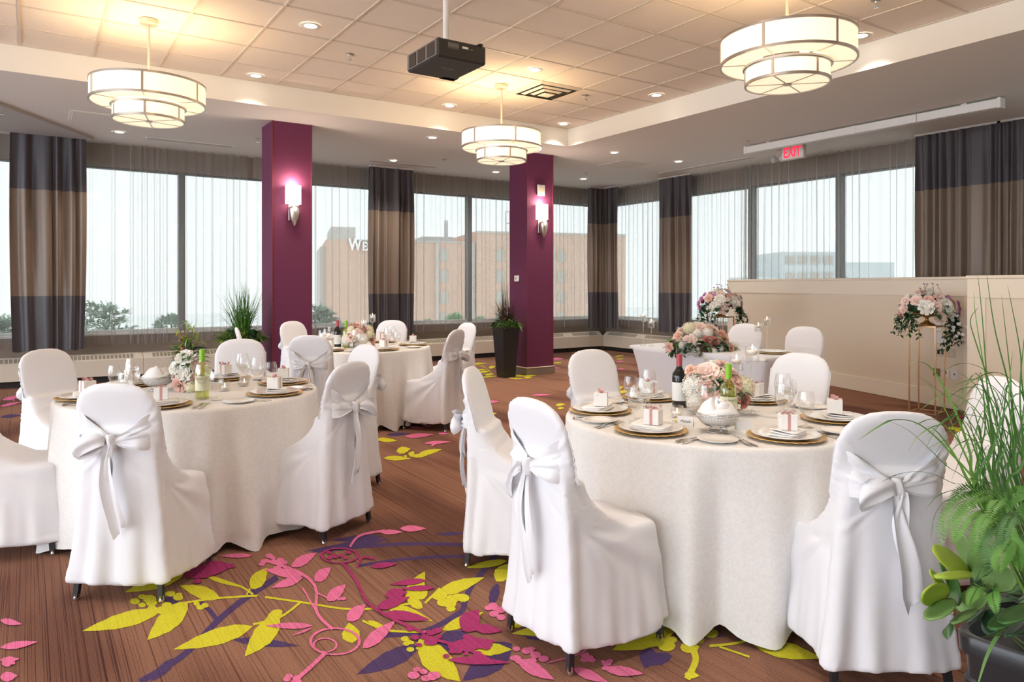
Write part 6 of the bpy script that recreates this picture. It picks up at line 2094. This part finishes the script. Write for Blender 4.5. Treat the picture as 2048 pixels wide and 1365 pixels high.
for bu, bv, tu, tv, wd, m, Y in ((1940, 1140, 1868, 1103, 56, 'leaf_lime', 1.50), (1940, 1140, 1985, 1100, 62, 'leaf_sage', 1.50), (1936, 1135, 1930, 1070, 66, 'leaf_sage', 1.62), (1950, 1150, 1872, 1158, 36, 'leaf_lime', 1.47), (1960, 1150, 2035, 1165, 52, 'leaf_sage', 1.52),
                              (1896, 1196, 1850, 1186, 56, 'leaf_lime', 1.46), (1900, 1200, 1862, 1243, 58, 'leaf_sage', 1.44), (1904, 1195, 1920, 1172, 54, 'leaf_mid', 1.5), (1896, 1180, 1862, 1146, 36, 'leaf_lime', 1.54), (1912, 1215, 1975, 1190, 44, 'leaf_sage', 1.50), (1950, 1222, 1908, 1250, 32, 'leaf_sage', 1.44),
                              (1945, 1175, 1985, 1145, 60, 'leaf_dark', 1.6), (1905, 1170, 1885, 1140, 50, 'leaf_mid', 1.62)):
    paddle(tl(bu, bv, Y + .04), tl(tu, tv, Y - .02), wd / FPX * Y, m)
# big toothed leaves at the rim
for (bu, bv, tu, tv, wd, m, Y) in ((2040, 1215, 1985, 1262, 46, 'leaf_mid', 1.42), (1975, 1225, 2000, 1262, 60, 'leaf_dark', 1.48), (2060, 1210, 2010, 1250, 60, 'leaf_mid', 1.40), (1965, 1225, 1945, 1245, 40, 'leaf_dark', 1.5), (2048, 1240, 2020, 1275, 36, 'leaf_dark', 1.44)):
    paddle(tl(bu, bv, Y + .05), tl(tu, tv, Y - .02), wd / FPX * Y, m, .05)
# fern fronds: one part each
def frond(ctrl, Y, size, m):
    rows = ribbon([tl(u_, v_, Y + .05 - .10 * i / len(ctrl)) for i, (u_, v_) in enumerate(ctrl)], .0012, 30)
    mb = MB(); mb.grid(rows)
    n = len(rows)
    for i in range(2, n):
        q = i / (n - 1)
        p = rows[i][1]; d_ = (rows[min(i + 1, n - 1)][1] - rows[i - 1][1]).normalized()
        sd = d_.cross(Vector((.2, 1, -.2))).normalized()
        L = size * math.sin(PI * (.12 + .86 * q)) ** .8
        for s_ in (-1, 1):
            add_leaf(mb, p, sd * s_ + d_ * .35, L, .36, .25, side=d_)
    return mb.build('fern_frond', m, t, True)
R = random.Random(77)
FR = [([(2010, 1040), (1960, 1000), (1915, 1010), (1888, 1050), (1880, 1100)], 1.55), ([(2010, 1030), (1965, 985), (1925, 985), (1895, 1010)], 1.62), ([(2010, 1050), (1970, 1020), (1935, 1030), (1915, 1065), (1905, 1090)], 1.50),
      ([(2000, 1040), (1990, 985), (1960, 960), (1935, 965)], 1.65), ([(2020, 1050), (2000, 1060), (1980, 1090), (1975, 1150)], 1.45), ([(2020, 1050), (2020, 1080), (2035, 1110), (2040, 1145)], 1.42),
      ([(2000, 1030), (2030, 990), (2060, 990)], 1.6), ([(2010, 1040), (2010, 980), (1985, 940)], 1.7), ([(2010, 1030), (1975, 1040), (1955, 1070), (1945, 1115)], 1.52), ([(2030, 1070), (2005, 1110), (1995, 1150)], 1.40),
      ([(1990, 1120), (1965, 1135), (1950, 1165)], 1.42), ([(2000, 1180), (1960, 1175), (1945, 1195), (1938, 1215)], 1.42), ([(2000, 1180), (1985, 1185), (1993, 1230)], 1.40), ([(1905, 1240), (1897, 1255), (1897, 1280)], 1.45),
      ([(2030, 1050), (2048, 1020), (2065, 1030)], 1.5), ([(2020, 1060), (1990, 1030), (1965, 1045), (1950, 1095)], 1.40), ([(2040, 1070), (2060, 1090), (2065, 1130)], 1.5), ([(2020, 1020), (1990, 990), (1950, 1000), (1920, 1035)], 1.5),
      ([(2040, 1040), (2010, 1000), (1990, 1010), (1970, 1050)], 1.42), ([(2048, 1050), (2030, 1030), (2010, 1060), (2005, 1110)], 1.38)]
for i, (c_, Y) in enumerate(FR):
    frond(c_, Y, .021 if i < 10 else .017, ('fern_green', 'leaf_mid', 'fern_green')[i % 3])
g = MB(); g2 = MB()
for i in range(700):
    a = R.uniform(0, 2 * PI); r = math.sqrt(R.random())
    p = Vector((.40 * r * math.cos(a), .24 * r * math.sin(a), .43 + R.uniform(0, .27) * (1 - r * .6)))
    add_leaf(g if i % 2 else g2, p, (math.cos(a), math.sin(a) - .3, R.uniform(-.2, .9)), R.uniform(.04, .08), .45)
tag(g.build('undergrowth', 'leaf_dark', t, True), kind='stuff'); tag(g2.build('undergrowth', 'leaf_mid', t, True), kind='stuff')

# ------------------------------------------------------------------ beyond the glass
tag(MB().box(-40, 60, YW + .3, 26, -.5, -.3).build('terrace', 'terrace'), kind='structure')
tag(MB().box(XW + .3, 26, -20, YW + .3, -.5, -.3).build('terrace_side', 'terrace'), kind='structure')
tag(MB().box(-400, 400, 60, 420, -14.2, -14).build('water', 'far_water'), kind='structure')
def shrub(u, Y, h_, w, m, label, cat='shrub', shape='round', seed=0, z0=-.3, stem=.0):
    x, y = at_y(u, Y)
    t = thing('conifer' if shape == 'conifer' else 'shrub', label, cat, (x, y, z0))
    R = random.Random(seed); g = MB()
    MB().tube([(0, 0, 0), (.02, 0, h_ * .5), (0, .02, h_ * .85)], [.06, .045, .015], 7).build('trunk', 'twig', t, True)
    if shape == 'round':
        for i in range(900):
            a = R.uniform(0, 2 * PI); c_ = R.uniform(-1, 1); s_ = math.sqrt(1 - c_ * c_); rr = R.uniform(.8, 1.05)
            p = Vector((w * rr * s_ * math.cos(a), w * rr * s_ * math.sin(a), stem + (h_ - stem) * .5 + (h_ - stem) * .5 * rr * c_))
            add_leaf(g, p, (s_ * math.cos(a) + R.uniform(-.5, .5), s_ * math.sin(a) + R.uniform(-.5, .5), c_ + R.uniform(-.2, .7)), R.uniform(.08, .15), .5)
    else:
        for k_ in range(26):
            q = k_ / 25
            z = h_ * (.12 + .88 * q); a = k_ * 2.4
            L = w * (1.05 - .55 * q) * R.uniform(.6, 1.1)
            d_ = Vector((math.cos(a), math.sin(a), .18))
            for j in range(24):
                p = Vector((0, 0, z)) + d_ * (L * j / 23) - UP * .03 * math.sin(j)
                for _ in range(3):
                    add_leaf(g, p, Vector((R.uniform(-1, 1), R.uniform(-1, 1), R.uniform(-.1, .6))) + d_ * .8, R.uniform(.10, .20), .25)
    tag(g.build('foliage', m, t, True), kind='stuff')
shrub(212, 15.0, 1.22, .85, 'conifer_haze_green', 'dark spreading conifer outside the window beside the first drape', 'tree', 'conifer', 1)
shrub(5, 14.2, 1.0, .6, 'conifer_haze_green', 'dark conifer outside the window at the photo edge', 'tree', 'conifer', 2)
shrub(343, 16.0, .98, .36, 'conifer_haze_green', 'round clipped shrub outside behind the window mullion', 'shrub', 'round', 3, stem=.25)
shrub(640, 16.0, 1.15, .75, 'conifer_haze_green', 'dark conifer outside behind the first plum column', 'tree', 'conifer', 4)
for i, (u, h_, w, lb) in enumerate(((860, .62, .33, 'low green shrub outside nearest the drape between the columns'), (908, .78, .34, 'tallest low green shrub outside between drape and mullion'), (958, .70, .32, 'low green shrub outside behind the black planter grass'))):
    shrub(u, 17.5, h_ + .15, w, 'shrub_haze_green', lb, 'shrub', 'round', 10 + i)

# brick tower block with a roof plant, seen across the street
bx, by = at_y(652, 44.0)
def facade():
    t = thing('brick_apartment_tower', 'big brick building with white sign outside the long windows', 'building', (bx, by, 0), -.30)
    MB().box(0, 19.6, 0, 12, -14, 4.18).build('main_block', 'brick_far_hazy', t)
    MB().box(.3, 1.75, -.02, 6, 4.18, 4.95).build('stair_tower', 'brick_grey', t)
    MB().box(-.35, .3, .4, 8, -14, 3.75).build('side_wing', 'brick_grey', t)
    MB().box(9.3, 19.7, -.35, 8, -14, 4.85).build('right_wing', 'brick_far_hazy', t)
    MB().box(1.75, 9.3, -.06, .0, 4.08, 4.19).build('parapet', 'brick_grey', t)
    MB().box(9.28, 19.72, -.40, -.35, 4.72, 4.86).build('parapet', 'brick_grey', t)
    wn_ = MB().bbox(0, .55, -.06, .02, 0, .8, .03).mesh('window', 'far_window')
    for cx in (7.0, 8.7, 10.6, 14.8, 16.9, 18.4):
        for r_ in range(8):
            link_child('window', wn_, t, (cx, 0 if cx < 9 else -.35, 2.9 - r_ * 1.35))
    for cx in (6.7, 9.05, 14.4):
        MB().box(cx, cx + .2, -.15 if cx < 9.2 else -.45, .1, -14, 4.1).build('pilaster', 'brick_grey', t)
    MB().box(6.2, 8.3, 2, 6, 4.18, 4.6).build('roof_plant', 'far_steel', t)
    MB().tube([(7.6, 1, 4.1), (7.6, 1, 5.6)], .14, 6).build('flue', 'far_steel', t)
    m_ = MB()
    for x in (12.2, 13.1):
        for y in (2, 3): m_.tube([(x, y, 4.8), (x, y, 6.5)], .03, 4)
    for z in (4.9, 5.7, 6.5):
        m_.tube([(12.2, 2, z), (13.1, 2, z)], .03, 4); m_.tube([(12.2, 3, z), (13.1, 3, z)], .03, 4)
    for z in (4.9, 5.7):
        m_.tube([(12.2, 2, z), (13.1, 2, z + .8)], .025, 4); m_.tube([(13.1, 2, z), (12.2, 2, z + .8)], .025, 4)
    m_.build('steel_mast', 'far_steel', t)
    text('W', 1.0, 'far_sign', t, (1.72, -.14, 3.84), (PI / 2, 0, 0), (.72, 1, 1), .05, .035)
    text('ES', .74, 'far_sign', t, (2.42, -.14, 3.75), (PI / 2, 0, 0), (.75, 1, 1), .05, .03)
facade()
fx, fy = at_y(1540, 70.0)
t = thing('grey_office_block', 'haze-pale grey office blocks far outside above the partition', 'building', (fx, fy, 0), -YAW)
MB().box(-1.5, 7.5, 0, 8, -20, 2.2).build('low_wing', 'far_haze_grey', t)
MB().box(1.0, 6.2, -.5, 7, -20, 4.6).build('tower', 'far_haze_grey', t)
MB().box(6.2, 12, 0, 6, -20, 3.6).build('slab_wing', 'far_haze_grey', t)
fw = MB().box(0, .9, -.08, 0, 0, .8).mesh('window', 'far_window')
for i in range(4):
    for j in range(3):
        link_child('window', fw, t, (1.3 + 1.2 * i, -.5, 3.4 - 1.6 * j))
